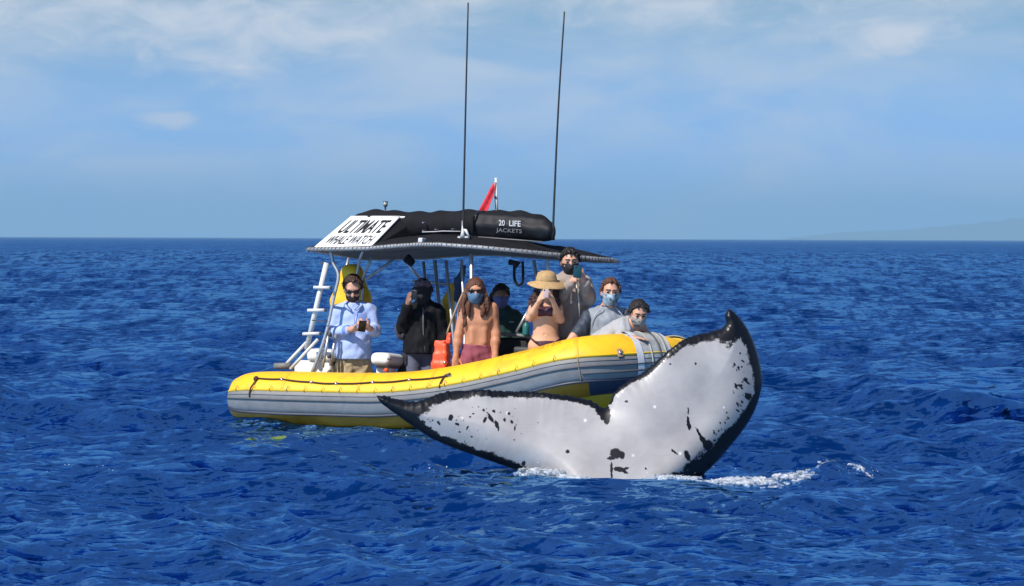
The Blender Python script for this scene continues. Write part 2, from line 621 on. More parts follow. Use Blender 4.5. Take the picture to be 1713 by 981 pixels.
def build_sea():
    f_r = FPX * 1024 / 1713
    ys = []
    r = 4.0
    while r < 36000:
        ys.append(r)
        step = 0.62 * r * r / (CAM_H * f_r)
        cap = 0.065 if r < 33 else (0.11 if r < 48 else (0.28 if r < 90 else (0.8 if r < 230 else (2.5 if r < 620 else 1e9))))
        if r < 19:
            step = max(step, 0.35)
            cap = 9
        r += max(min(step, cap), 0.05)
        if r > 2500:
            r *= 1.06
    R = np.array(ys)
    dR = np.gradient(R)
    fine = np.linspace(-math.radians(8.2), math.radians(8.2), 640)
    coarse = np.linspace(math.radians(8.2), 2 * math.pi - math.radians(8.2), 110)[1:-1]
    th = np.concatenate([fine, coarse])
    nT, nR = len(th), len(R)
    X = R[:, None] * np.sin(th)[None, :]
    Y = R[:, None] * np.cos(th)[None, :]
    Z = np.zeros_like(X)
    DX = np.zeros_like(X)
    DY = np.zeros_like(X)
    rg = np.random.default_rng(5)
    waves = []
    for lam in np.geomspace(0.17, 14.0, 84):
        base = math.radians(248)                # the wind sea runs towards the lower left of the view
        ang = base + rg.normal() * (0.85 if lam < 3 else 0.5)
        a = 0.0105 * lam ** 0.9 * (0.5 + rg.random())
        if lam > 0.6:
            a *= (0.6 / lam) ** 0.30
        if lam > 3:
            a *= 0.8
        waves.append((lam, ang, a, rg.random() * 6.283))
    # patchiness: gust zones where the chop is higher or lower
    patch = 0.75 + 0.3 * np.sin(X * 0.31 + 0.8 * np.sin(Y * 0.17) + 1) * np.sin(Y * 0.19 + 0.6 * np.sin(X * 0.23)) + 0.25 * np.sin(X * 0.9 + Y * 0.5) * np.sin(Y * 0.43 - X * 0.2 + 2)
    lost = np.zeros(nR)
    for lam, ang, a, ph in waves:
        att = np.clip((lam / dR - 2.0) / 1.6, 0, 1)
        lost += (1 - att ** 2) * (6.283 * a / lam) ** 2 / 2
        rows = np.nonzero(att > 0)[0]
        if not len(rows):
            continue
        k = 2 * math.pi / lam
        sl = rows
        p = k * (X[sl] * math.cos(ang) + Y[sl] * math.sin(ang)) + ph
        A = a * att[sl][:, None] * (patch[sl] if lam < 5 else 1.0)
        Z[sl] += A * np.cos(p)
        s = np.sin(p) * A * 0.85
        DX[sl] -= s * math.cos(ang)
        DY[sl] -= s * math.sin(ang)
    # local shapes: the crest thrown up to the right of the fluke, the wave lapping its base, small peaks at left
    def lump(x0, y0, sx, sy, hgt, skew=0.0):
        d = ((X - x0) / sx) ** 2 + ((Y - y0 + skew * (X - x0)) / sy) ** 2
        return hgt * np.exp(-d)
    X0 = lambda px, Yd: (px - 856.5) / FPX * Yd
    calm = 1 - 0.6 * np.exp(-(((X - BO.x - 1.6) / 2.4) ** 2 + ((Y - 44.2) / 2.2) ** 2)) - 0.8 * np.exp(-(((X - WH_X - 0.5) / 2.4) ** 2 + ((Y - 35.2) / 1.5) ** 2))
    Z *= calm
    Z += lump(X0(1398, 35.3), 35.3, 0.16, 0.34, 0.115) + lump(X0(1440, 35.3), 35.25, 0.09, 0.25, 0.06) + lump(X0(1350, 35.4), 35.4, 0.25, 0.30, 0.05)
    Z += lump(X0(1000, 35.0), 34.9, 0.55, 0.30, 0.012) + lump(X0(1090, 34.9), 34.7, 0.45, 0.4, 0.012)
    Z += lump(X0(495, 36), 36.2, 0.09, 0.2, 0.055) + lump(X0(290, 32.5), 32.4, 0.12, 0.25, 0.04)
    Z += lump(BO.x + 1.3, 45.0, 2.0, 0.9, -0.075)
    X2, Y2 = X + DX, Y + DY
    # the boat's own footprint: water is pressed down under the hull
    P = np.stack([X2 - BO.x, Y2 - BO.y], -1)
    u = P[..., 0] * BU.x + P[..., 1] * BU.y
    v = P[..., 0] * math.sin(YAW) + P[..., 1] * math.cos(YAW)
    hw = np.interp(u, [0.15, 3.6, 4.5], [BEAM / 2 - 0.02, BEAM / 2 - 0.02, 0.05])
    ins = (u > 0.15) & (u < 4.5) & (np.abs(v - BEAM / 2) < hw)
    Z[ins] = -0.95
    ZF = Z
    V = np.stack([X2, Y2, ZF], -1).reshape(-1, 3)
    i = np.arange(nR - 1)[:, None]
    j = np.arange(nT)[None, :]
    jn = (j + 1) % nT
    F = np.stack([i * nT + j, i * nT + jn, (i + 1) * nT + jn, (i + 1) * nT + j], -1).reshape(-1, 4)
    F = F[:, ::-1]
    me = bpy.data.meshes.new('sea')
    me.vertices.add(len(V))
    me.vertices.foreach_set('co', V.astype(np.float32).ravel())
    me.loops.add(F.size)
    me.loops.foreach_set('vertex_index', F.astype(np.int32).ravel())
    me.polygons.add(len(F))
    me.polygons.foreach_set('loop_start', np.arange(0, F.size, 4, dtype=np.int32))
    me.polygons.foreach_set('use_smooth', np.ones(len(F), dtype=bool))
    me.update(calc_edges=True)
    me.materials.append(m_sea)
    ripple = 1 - 0.62 * np.exp(-(((X + 1.1) / 2.1) ** 2 + ((Y - 42.2) / 3.2) ** 2)) - 0.5 * np.exp(-(((X - WH_X - 0.2) / 1.3) ** 2 + ((Y - 34.7) / 0.8) ** 2))
    at = me.attributes.new('ripple', 'FLOAT', 'POINT')
    at.data.foreach_set('value', ripple.astype(np.float32).ravel())
    at = me.attributes.new('unresolved', 'FLOAT', 'POINT')
    at.data.foreach_set('value', np.repeat(np.sqrt(lost), nT).astype(np.float32))
    o = bpy.data.objects.new('sea', me)
    link(o)
    o['kind'] = 'structure'
    o['label'] = 'deep blue choppy sea reaching to the horizon'
    print('sea', len(V), 'rows', nR)
    near_ = (V[:, 1] > 25) & (V[:, 1] < 50) & (np.abs(V[:, 0]) < 8)
    return o, V[near_]
sea, SEA_PTS = build_sea()
def sea_z(x, y):
    d = (SEA_PTS[:, 0] - x) ** 2 + ((SEA_PTS[:, 1] - y) * 0.5) ** 2
    return float(SEA_PTS[int(np.argmin(d)), 2])
# ------------------------------------------------------------------ whale fluke
def dist_poly(P, poly, closed=True):
    """distance of points P (n,2) to a polyline"""
    poly = np.asarray(poly, dtype=float)
    A = poly
    B = np.roll(poly, -1, 0) if closed else poly[1:]
    if not closed:
        A = poly[:-1]
    best = np.full(len(P), 1e9)
    for a, b in zip(A, B):
        d = b - a
        L = max(float(d @ d), 1e-12)
        t = np.clip(((P - a) @ d) / L, 0, 1)
        q = a + t[:, None] * d - P
        best = np.minimum(best, np.hypot(q[:, 0], q[:, 1]))
    return best
def inside_poly(P, poly):
    poly = np.asarray(poly, dtype=float)
    c = np.zeros(len(P), dtype=bool)
    n = len(poly)
    for i in range(n):
        a, b = poly[i], poly[(i + 1) % n]
        m = ((a[1] > P[:, 1]) != (b[1] > P[:, 1]))
        with np.errstate(divide='ignore', invalid='ignore'):
            xx = (b[0] - a[0]) * (P[:, 1] - a[1]) / (b[1] - a[1]) + a[0]
        c ^= m & (P[:, 0] < xx)
    return c
def dense(poly, step, rough=0.0, seed=1):
    rg = random.Random(seed)
    out = []
    for i in range(len(poly) - 1):
        a, b = Vector(poly[i]), Vector(poly[i + 1])
        n = max(1, int((b - a).length / step))
        nrm = Vector((-(b - a).y, (b - a).x)).normalized()
        for s in range(n):
            p = a.lerp(b, s / n)
            if rough:
                p = p + nrm * (rg.random() - 0.5) * 2 * rough
            out.append((p.x, p.y))
    return out

def smooth_line(pts, steps=6):
    return [(p.x, p.y) for p in curve_pts([Vector((x, y, 0)) for x, y in pts], steps)]

TRAIL_L = smooth_line([(630, 662), (645, 663), (662, 667), (682, 671), (702, 671), (722, 663), (745, 656), (775, 654), (805, 652), (840, 655), (870, 655.5), (905, 657), (945, 662), (980, 668.5), (998, 675)])
NOTCH = smooth_line([(998, 675), (1003, 679.5), (1009, 683), (1015, 682), (1019, 678), (1021, 673)])
TRAIL_R = smooth_line([(1021, 674), (1027, 659), (1040, 647), (1060, 634), (1080, 622), (1100, 604), (1122, 586), (1145, 569), (1170, 561), (1195, 555), (1210, 550), (1217, 543), (1216, 530), (1219, 519)])
LEAD_R = smooth_line([(1219, 519), (1228, 521), (1245, 538), (1260, 563), (1272, 595), (1279, 630), (1277, 657), (1266, 690), (1248, 720), (1225, 748), (1200, 776), (1172, 802), (1140, 832), (1118, 870), (1108, 920)])
BOTTOM = [(1108, 920), (960, 920)]
LEAD_L = smooth_line([(960, 920), (945, 860), (918, 816), (888, 797), (850, 782), (805, 766), (760, 750), (720, 732), (690, 712), (662, 692), (640, 676), (630, 662)])

def build_fluke():
    WY = 35.9
    s = WY / FPX
    outl = dense(TRAIL_L, 2.2, 1.3, 3) + dense(NOTCH, 2.2, 0.5, 4) + dense(TRAIL_R, 2.2, 1.1, 5) + dense(LEAD_R, 2.5, 0.35, 6) + dense(BOTTOM, 4) + dense(LEAD_L, 2.5, 0.35, 7)
    outl = np.array(outl)
    # interior points, jittered grid
    st = 2.15
    gx, gy = np.meshgrid(np.arange(632, 1282, st), np.arange(516, 920, st))
    P = np.stack([gx.ravel(), gy.ravel()], 1) + (RNG.random((gx.size, 2)) - 0.5) * st * 0.5
    P = P[inside_poly(P, outl)]
    d = dist_poly(P, outl)
    P = P[d > 1.2]
    n0 = len(outl)
    pts = [Vector((x, y)) for x, y in outl] + [Vector((x, y)) for x, y in P]
    edges = [(i, (i + 1) % n0) for i in range(n0)]
    r = delaunay_2d_cdt(pts, edges, [], 1, 1e-4)
    vv = np.array([(p.x, p.y) for p in r[0]])
    faces = [list(f) for f in r[2]]
    dd = dist_poly(vv, outl)
    onb = dd < 0.05
    dm = dd * s                                   # metres from the rim
    # thickness: thin trailing rim, fat root that turns into the tail stock
    root = np.exp(-(((vv[:, 0] - 1030) / 150.0) ** 2 + ((vv[:, 1] - 860) / 130.0) ** 2))
    th = 0.006 + 0.075 * (1 - np.exp(-dm / 0.16)) + 0.02 * np.sqrt(np.clip(dm, 0, 0.04) / 0.04) + 0.24 * root * (1 - np.exp(-dm / 0.12))
    th[onb] = 0.0
    # soft modelling of the blade: a thick leading half, a hollow beside the tail stock, ripples along the rim
    lead = dist_poly(vv, np.array(list(LEAD_L) ), False)
    leadr = dist_poly(vv, np.array(list(LEAD_R)), False)
    ld = np.minimum(lead, leadr) * s
    th = th * (1.0 + 0.45 * np.exp(-((ld - 0.18) / 0.16) ** 2))
    th[onb] = 0.0
    # bend of the whole blade in depth: left tip forward, right lobe cupped
    x = (vv[:, 0] - 1020)
    bend = 0.10 * (x / 390.0) ** 2 * (x < 0) * -1.0 + 0.24 * (np.clip(x, 0, 400) / 260.0) ** 2
    bend = bend + 0.12 * (805 - vv[:, 1]) / 250.0          # leaning back a little
    trail = np.minimum(dist_poly(vv, np.array(TRAIL_L), False), dist_poly(vv, np.array(TRAIL_R), False)) * s
    bend = bend + 0.02 * np.sin(vv[:, 0] * 0.06) * np.exp(-trail / 0.08)
    def P3(i, side):
        p = PX(vv[i, 0], vv[i, 1], WY)
        return (p.x, p.y + bend[i] + side * th[i], p.z)
    n = len(vv)
    back = {}
    V = [P3(i, -1) for i in range(n)]
    for i in range(n):
        if onb[i]:
            back[i] = i
        else:
            back[i] = len(V)
            V.append(P3(i, 0.75))
    F = []
    for f in faces:
        a = [Vector(V[i]) for i in f]
        nn = (a[1] - a[0]).cross(a[2] - a[0])
        ff = f if nn.y < 0 else f[::-1]
        F.append(ff)
        F.append([back[i] for i in ff[::-1]])
    # pigment: black rim of uneven width, blotches and scratches
    blk = np.zeros(n)
    wob_ = 1 + 0.14 * np.sin(vv[:, 0] * 0.11 + 2.1 * np.sin(vv[:, 1] * 0.06)) * np.sin(vv[:, 1] * 0.13 + 1.0) + 0.08 * np.sin(vv[:, 0] * 0.31 + vv[:, 1] * 0.27)
    def put(val):
        np.maximum(blk, val, out=blk)
    wl = np.interp(vv[:, 0], [630, 655, 690, 730, 800, 900, 1000], [60, 40, 25, 14, 10, 8, 7])
    dt_l = dist_poly(vv, np.array(TRAIL_L), False)
    put(np.clip(1.0 - (dt_l / (wl * wob_) - 0.75) / 0.9, 0, 1) * (vv[:, 0] < 1006))
    wr = np.interp(vv[:, 0], [1020, 1080, 1150, 1200, 1225], [3, 7, 10, 14, 26])
    dt_r = dist_poly(vv, np.array(TRAIL_R), False)
    put(np.clip(1.0 - (dt_r / (wr * wob_) - 0.75) / 0.9, 0, 1) * (vv[:, 0] > 1014))
    ang = vv[:, 1]
    wlr = np.interp(ang, [519, 545, 600, 660, 700, 740, 770, 800, 840], [17, 20, 16, 12, 19, 25, 29, 31, 33])
    put(np.clip(1.0 - (leadr / (wlr * wob_) - 0.72) / 0.75, 0, 1))
    wll = np.interp(vv[:, 0], [630, 650, 690, 740, 800, 850, 885, 905, 930], [36, 29, 18, 12, 12, 12, 9, 6, 0.1])
    put(np.clip(1.0 - (lead / (wll * wob_) - 0.75) / 0.8, 0, 1) * (vv[:, 0] < 925))
    dn = dist_poly(vv, np.array(NOTCH), False)
    put(np.clip(1.0 - (dn / 6.0 - 0.8) / 0.6, 0, 1) * ((vv[:, 1] > 676) & (vv[:, 0] < 1018)))
    for (ax_, ay_, rx_, ry_) in ((1009, 686, 10.5, 9), (1013, 694, 8, 9), (1015.5, 702, 4.5, 7)):
        put(np.clip((1.5 - np.hypot((vv[:, 0] - ax_) / rx_, (vv[:, 1] - ay_) / ry_)) * 1.6, 0, 1))
    rg = random.Random(12)
    def blot(px, py, rx, ry, rot=0.0, g=1.0):
        c, s_ = math.cos(rot), math.sin(rot)
        X, Y = vv[:, 0] - px, vv[:, 1] - py
        a, b_ = X * c + Y * s_, -X * s_ + Y * c
        put(np.clip((1.55 - np.hypot(a / rx, b_ / ry)) * 1.2, 0, 1) * g)
    for i_b, (px, py, rx, ry, rot) in enumerate([(755, 698, 5, 7, .3), (735, 707, 2.5, 6, -.6), (766, 709, 5, 3, .5), (712, 705, 2.5, 2, 0), (724, 703, 2, 2, 0), (787, 697, 3, 2, 0), (793, 692, 3, 2, 0), (810, 686, 3, 3, 0),
                                   (812, 702, 3, 8, .5), (822, 700, 4, 10, -.6), (832, 710, 4, 10, -.4), (818, 693, 2, 7, -.8), (852, 692, 4, 3, .4), (857, 706, 3, 5, -.5), (862, 716, 2, 6, .1), (834, 719, 2, 2, 0), (838, 690, 2, 2, 0),
                                   (783, 715, 2, 5, .5), (770, 722, 3, 2, 0), (790, 730, 2, 2, 0), (815, 733, 2, 2, 0), (845, 702, 3, 4, 0), (700, 703, 2, 1.5, 0), (746, 700, 2, 2, 0), (900, 707, 2, 1.5, 0), (827, 688, 4, 3, .6),
                                   (877, 774, 3, 4, 0), (879, 782, 2, 2, 0), (950, 754, 3.2, 3, 0), (1048, 672, 3, 1.5, 0), (1165, 609, 2.2, 2, 0), (1122, 610, 2, 1.5, 0),
                                   (1152, 706, 2.5, 9, -.1), (1154, 714, 3, 5, 0), (1152, 688, 1.3, 6, 0), (1170, 725, 2, 10, -.5), (1178, 738, 4, 10, -.7), (1128, 755, 1.8, 7, -.9), (1150, 762, 4, 9, -.4), (1185, 745, 8, 8, 0), (1165, 775, 10, 6, 0),
                                   (1240, 592, 1.5, 2, 0), (1243, 615, 1.5, 2, 0), (1252, 640, 2, 7, -.8), (1240, 646, 5, 1.5, 0), (1255, 665, 6, 5, 0),
                                   (1030, 757, 9, 8, 0), (1022, 765, 6, 2.5, 0), (1041, 760, 4, 6, 0), (1023, 785, 2, 15, 0), (1036, 783, 9, 4, .15), (1046, 782, 7, 1.8, -.2), (1046, 788, 5, 1.6, .3),
                                   (1130, 795, 9, 6, .3), (1110, 792, 4, 2, 0), (1096, 793, 2.2, 2, 0), (1080, 782, 2, 1.5, 0), (1105, 806, 10, 3, .2), (1086, 806, 4, 6, .3), (1100, 800, 3, 3, 0)]):
        k_ = 0.72 if i_b < 26 else 1.0
        blot(px, py, rx * k_, ry * k_, rot)
    for q in range(36):
        blot(700 + rg.random() * 180, 680 + rg.random() * 60, 0.7 + rg.random() * 0.9, 0.7 + rg.random() * 1.3, rg.random() * 3, 0.8)
    for q in range(60):
        y_ = 600 + rg.random() * 200
        i = np.argmin(np.abs(np.array([p[1] for p in LEAD_R]) - y_))
        x_ = LEAD_R[i][0] - 24 - rg.random() * 26
        blot(x_, y_, 1 + rg.random() * 3.5, 0.8 + rg.random() * 1.2, 0.6 + rg.random() * 0.7, 0.85)
    knob = np.zeros(n)
    for q in range(12):
        x_, y_ = 700 + rg.random() * 530, 560 + rg.random() * 230
        X, Y = vv[:, 0] - x_, vv[:, 1] - y_
        knob = np.maximum(knob, np.clip(1.3 - np.hypot(X, Y) / (1.3 + rg.random() * 1.2), 0, 1))
    root_t = Vector(PX(1030, 860, WY))
    t = thing('whale_fluke', root_t, 'raised whale tail with white underside and black rim in front of yellow boat', 'whale')
    me_o = mesh_obj('fluke', V, F, MATS['whale_skin'], t)
    me_o['label'] = 'white underside of the tail edged and spotted in black'
    at = me_o.data.attributes.new('pigment', 'FLOAT', 'POINT')
    full = np.zeros(len(V))
    full[:n] = blk
    for i in range(n):
        if back[i] >= n:
            full[back[i]] = 1.0
    at.data.foreach_set('value', full)
    at2 = me_o.data.attributes.new('barnacle', 'FLOAT', 'POINT')
    fk = np.zeros(len(V))
    fk[:n] = knob
    at2.data.foreach_set('value', fk)
    return t

m, nt, b = mat_new('whale_skin')
MATS['whale_skin'] = m
att = nt.nodes.new('ShaderNodeAttribute')
att.attribute_name = 'pigment'
att2 = nt.nodes.new('ShaderNodeAttribute')
att2.attribute_name = 'barnacle'
geo = nt.nodes.new('ShaderNodeNewGeometry')
nzf = nt.nodes.new('ShaderNodeTexNoise')
nt.links.new(geo.outputs['Position'], nzf.inputs['Vector'])
nzf.inputs['Scale'].default_value = 55
nzf.inputs['Detail'].default_value = 6
nzf.inputs['Roughness'].default_value = 0.65
sub = nt.nodes.new('ShaderNodeMath'); sub.operation = 'MULTIPLY_ADD'
nt.links.new(nzf.outputs[0], sub.inputs[0]); sub.inputs[1].default_value = 1.3; sub.inputs[2].default_value = -0.65
add = nt.nodes.new('ShaderNodeMath'); add.operation = 'ADD'
nt.links.new(att.outputs['Fac'], add.inputs[0]); nt.links.new(sub.outputs[0], add.inputs[1])
mr = nt.nodes.new('ShaderNodeMapRange'); mr.interpolation_type = 'SMOOTHSTEP'
nt.links.new(add.outputs[0], mr.inputs[0]); mr.inputs[1].default_value = 0.38; mr.inputs[2].default_value = 0.70
nzw = nt.nodes.new('ShaderNodeTexNoise')
nt.links.new(geo.outputs['Position'], nzw.inputs['Vector'])
nzw.inputs['Scale'].default_value = 3.2; nzw.inputs['Detail'].default_value = 7; nzw.inputs['Roughness'].default_value = 0.55
rw = nt.nodes.new('ShaderNodeValToRGB')
rw.color_ramp.elements[0].position = 0.35; rw.color_ramp.elements[0].color = (0.315, 0.298, 0.296, 1)
rw.color_ramp.elements[1].position = 0.68; rw.color_ramp.elements[1].color = (0.425, 0.402, 0.392, 1)
nt.links.new(nzw.outputs[0], rw.inputs[0])
wv = nt.nodes.new('ShaderNodeTexNoise')
mpw = nt.nodes.new('ShaderNodeMapping'); mpw.inputs['Rotation'].default_value = (0, 0.6, 0); mpw.inputs['Scale'].default_value = (3.0, 3.0, 34.0)
nt.links.new(geo.outputs['Position'], mpw.inputs[0]); nt.links.new(mpw.outputs[0], wv.inputs['Vector'])
wv.inputs['Scale'].default_value = 1.0; wv.inputs['Detail'].default_value = 8; wv.inputs['Roughness'].default_value = 0.75; wv.inputs['Distortion'].default_value = 0.5
wr_ = nt.nodes.new('ShaderNodeMapRange'); wr_.inputs[1].default_value = 0.56; wr_.inputs[2].default_value = 0.80; wr_.inputs[4].default_value = 0.45
nt.links.new(wv.outputs[0], wr_.inputs[0])
ws = nt.nodes.new('ShaderNodeMix'); ws.data_type = 'RGBA'
nt.links.new(wr_.outputs[0], ws.inputs[0]); nt.links.new(rw.outputs[0], ws.inputs[6]); ws.inputs[7].default_value = (0.22, 0.21, 0.225, 1)
mk = nt.nodes.new('ShaderNodeMix'); mk.data_type = 'RGBA'
nt.links.new(att2.outputs['Fac'], mk.inputs[0]); nt.links.new(ws.outputs[2], mk.inputs[6]); mk.inputs[7].default_value = (0.82, 0.80, 0.80, 1)
mx = nt.nodes.new('ShaderNodeMix'); mx.data_type = 'RGBA'
nt.links.new(mr.outputs[0], mx.inputs[0]); nt.links.new(mk.outputs[2], mx.inputs[6]); mx.inputs[7].default_value = (0.004, 0.0045, 0.007, 1)
nt.links.new(mx.outputs[2], b.inputs['Base Color'])
b.inputs['Roughness'].default_value = 0.42
b.inputs['Coat Weight'].default_value = 0.08
b.inputs['Coat Roughness'].default_value = 0.12
b.inputs['Specular IOR Level'].default_value = 0.28
bpn = nt.nodes.new('ShaderNodeBump'); bpn.inputs['Strength'].default_value = 0.15; bpn.inputs['Distance'].default_value = 0.02
hsum = nt.nodes.new('ShaderNodeMath'); hsum.operation = 'MULTIPLY_ADD'
nt.links.new(att2.outputs['Fac'], hsum.inputs[0]); hsum.inputs[1].default_value = 0.25
nt.links.new(nzw.outputs[0], hsum.inputs[2])
nt.links.new(hsum.outputs[0], bpn.inputs['Height'])
nt.links.new(bpn.outputs[0], b.inputs['Normal'])
fluke = build_fluke()
# ------------------------------------------------------------------ boat materials
M_YEL = pmat('yellow_hypalon', (0.80, 0.445, 0.012), 0.48, 0.06, 5, 0.25, 30, spec=0.35, col2=(0.86, 0.50, 0.020), dirt=((0.50, 0.26, 0.03), 0.75, 3.0))
M_AMB_SHADE = pmat('amber_shade_hypalon', (0.31, 0.125, 0.003), 0.55, 0.12, 5, 0.12, 35, spec=0.35)  # deeper amber, with the shade of the tube's underside put into the colour
M_GRY = pmat('grey_rubber', (0.165, 0.162, 0.163), 0.55, 0.10, 9, 0.2, 60, dirt=((0.10, 0.095, 0.09), 0.6, 4))
M_DGRY = pmat('dark_rubber_line', (0.055, 0.057, 0.065), 0.55, 0.15, 12)
M_NAVY = pmat('navy_patch', (0.018, 0.022, 0.045), 0.5, 0.15, 8, 0.08, 40)
M_LGRY = pmat('pale_webbing', (0.50, 0.50, 0.52), 0.7, 0.10, 16, 0.25, 120)
M_ALU = pmat('aluminium_pole', (0.52, 0.53, 0.54), 0.38, 0.12, 8, metal=0.75)
M_CORD2 = pmat('wrap_cord_olive', (0.32, 0.33, 0.28), 0.8, 0.15, 30)
M_WPOLE = pmat('white_painted_pole', (0.62, 0.62, 0.60), 0.45, 0.12, 9, dirt=((0.34, 0.31, 0.27), 0.6, 9))
M_BLK = pmat('black_canvas', (0.0095, 0.0095, 0.0115), 0.85, 0.25, 7, 0.5, 18, spec=0.2)
M_BLKS = pmat('black_vinyl', (0.006, 0.006, 0.008), 0.6, 0.2, 6, 0.4, 14, spec=0.3)
M_UND = pmat('canopy_lining', (0.10, 0.095, 0.09), 0.8, 0.2, 6)
M_WHITE = pmat('white_gelcoat', (0.78, 0.77, 0.73), 0.3, 0.05, 4, coat=0.2)
M_SIGN = pmat('white_sign_board', (0.84, 0.83, 0.81), 0.45, 0.03, 3)
M_INK = pmat('black_lettering', (0.012, 0.012, 0.014), 0.6, 0.2, 10)
M_ROPE = pmat('dark_red_rope', (0.055, 0.016, 0.012), 0.85, 0.3, 60, 0.5, 200)
M_STEEL = pmat('stainless_ring', (0.55, 0.55, 0.56), 0.25, 0.08, 20, metal=0.9)
M_DECK = pmat('grey_deck', (0.16, 0.16, 0.17), 0.7, 0.2, 8, 0.2, 60)
M_WTXT = pmat('white_lettering', (0.50, 0.50, 0.52), 0.7, 0.25, 40)
M_FTXT = pmat('faded_lettering', (0.10, 0.10, 0.11), 0.7, 0.4, 40)
M_RTXT = pmat('faded_red_print', (0.40, 0.14, 0.012), 0.6, 0.35, 45, col2=(0.74, 0.43, 0.013))
M_ORANGE = pmat('orange_pvc', (0.78, 0.085, 0.022), 0.42, 0.12, 9, 0.35, 22)
M_RED = pmat('red_flag_cloth', (0.62, 0.03, 0.05), 0.8, 0.18, 14, 0.3, 30)
M_TAN = pmat('tan_strap', (0.34, 0.22, 0.13), 0.7, 0.15, 25)
M_BLUE = pmat('blue_cloth', (0.028, 0.05, 0.11), 0.8, 0.2, 12)
M_TEAL = pmat('teal_plastic', (0.02, 0.14, 0.13), 0.4, 0.15, 14)

boat = thing('inflatable_boat', BP(2.0, BEAM / 2, -0.55), 'yellow and grey rigid inflatable tour boat with black canopy carrying passengers', 'boat')

# ---- side tubes, drawn round their centre line; angle 0 = outboard, 90 = up
def tube_frames(path, mirror):
    pts, rad = [], []
    for c, r in path:
        v = BEAM - c.y if mirror else c.y
        pts.append(Vector((c.x, v, c.z)))
        rad.append(r)
    fr = []
    for i, p in enumerate(pts):
        a, b_ = pts[max(0, i - 1)], pts[min(len(pts) - 1, i + 1)]
        t = (b_ - a).normalized()
        up = Vector((0, 0, 1))
        up = (up - t * up.dot(t)).normalized()
        out = t.cross(up)
        if mirror:
            out = -out
        fr.append((p, rad[i], t, up, out))
    return fr
def resample(path, n):
    pts = [Vector((c.x, c.y, c.z)) for c, r in path]
    cp = curve_pts(pts, 12)
    rs = curve_pts([Vector((r, 0, 0)) for c, r in path], 12)
    # even arc length
    L = [0]
    for i in range(1, len(cp)):
        L.append(L[-1] + (cp[i] - cp[i - 1]).length)
    out = []
    for k in range(n):
        s = L[-1] * k / (n - 1)
        i = min(max(np.searchsorted(L, s) - 1, 0), len(cp) - 2)
        f = (s - L[i]) / max(L[i + 1] - L[i], 1e-9)
        out.append((cp[i].lerp(cp[i + 1], f), rs[i].lerp(rs[i + 1], f).x))
    return out, L[-1]
TP, TLEN = resample(TUBE, 150)
def tub(fr, ang, grow=0.0):
    p, r, t, up, out = fr
    q = p + (out * math.cos(ang) + up * math.sin(ang)) * (r + grow)
    return BP(q.x, q.y, q.z)
def band_geo(frames, a0, a1, grow, na=10, i0=0, i1=None, edge=0.0):
    i1 = len(frames) if i1 is None else i1
    V, F = [], []
    cols = []
    for j in range(na + 1):
        a = a0 + (a1 - a0) * j / na
        cols.append((a, grow * (0.0 if edge and j in (0, na) else 1.0)))
    for i in range(i0, i1):
        for a, g in cols:
            V.append(tuple(tub(frames[i], a, g)))
    m = len(cols)
    for i in range(i1 - i0 - 1):
        for j in range(m - 1):
            F.append((i * m + j, (i + 1) * m + j, (i + 1) * m + j + 1, i * m + j + 1))
    return V, F
D = math.radians
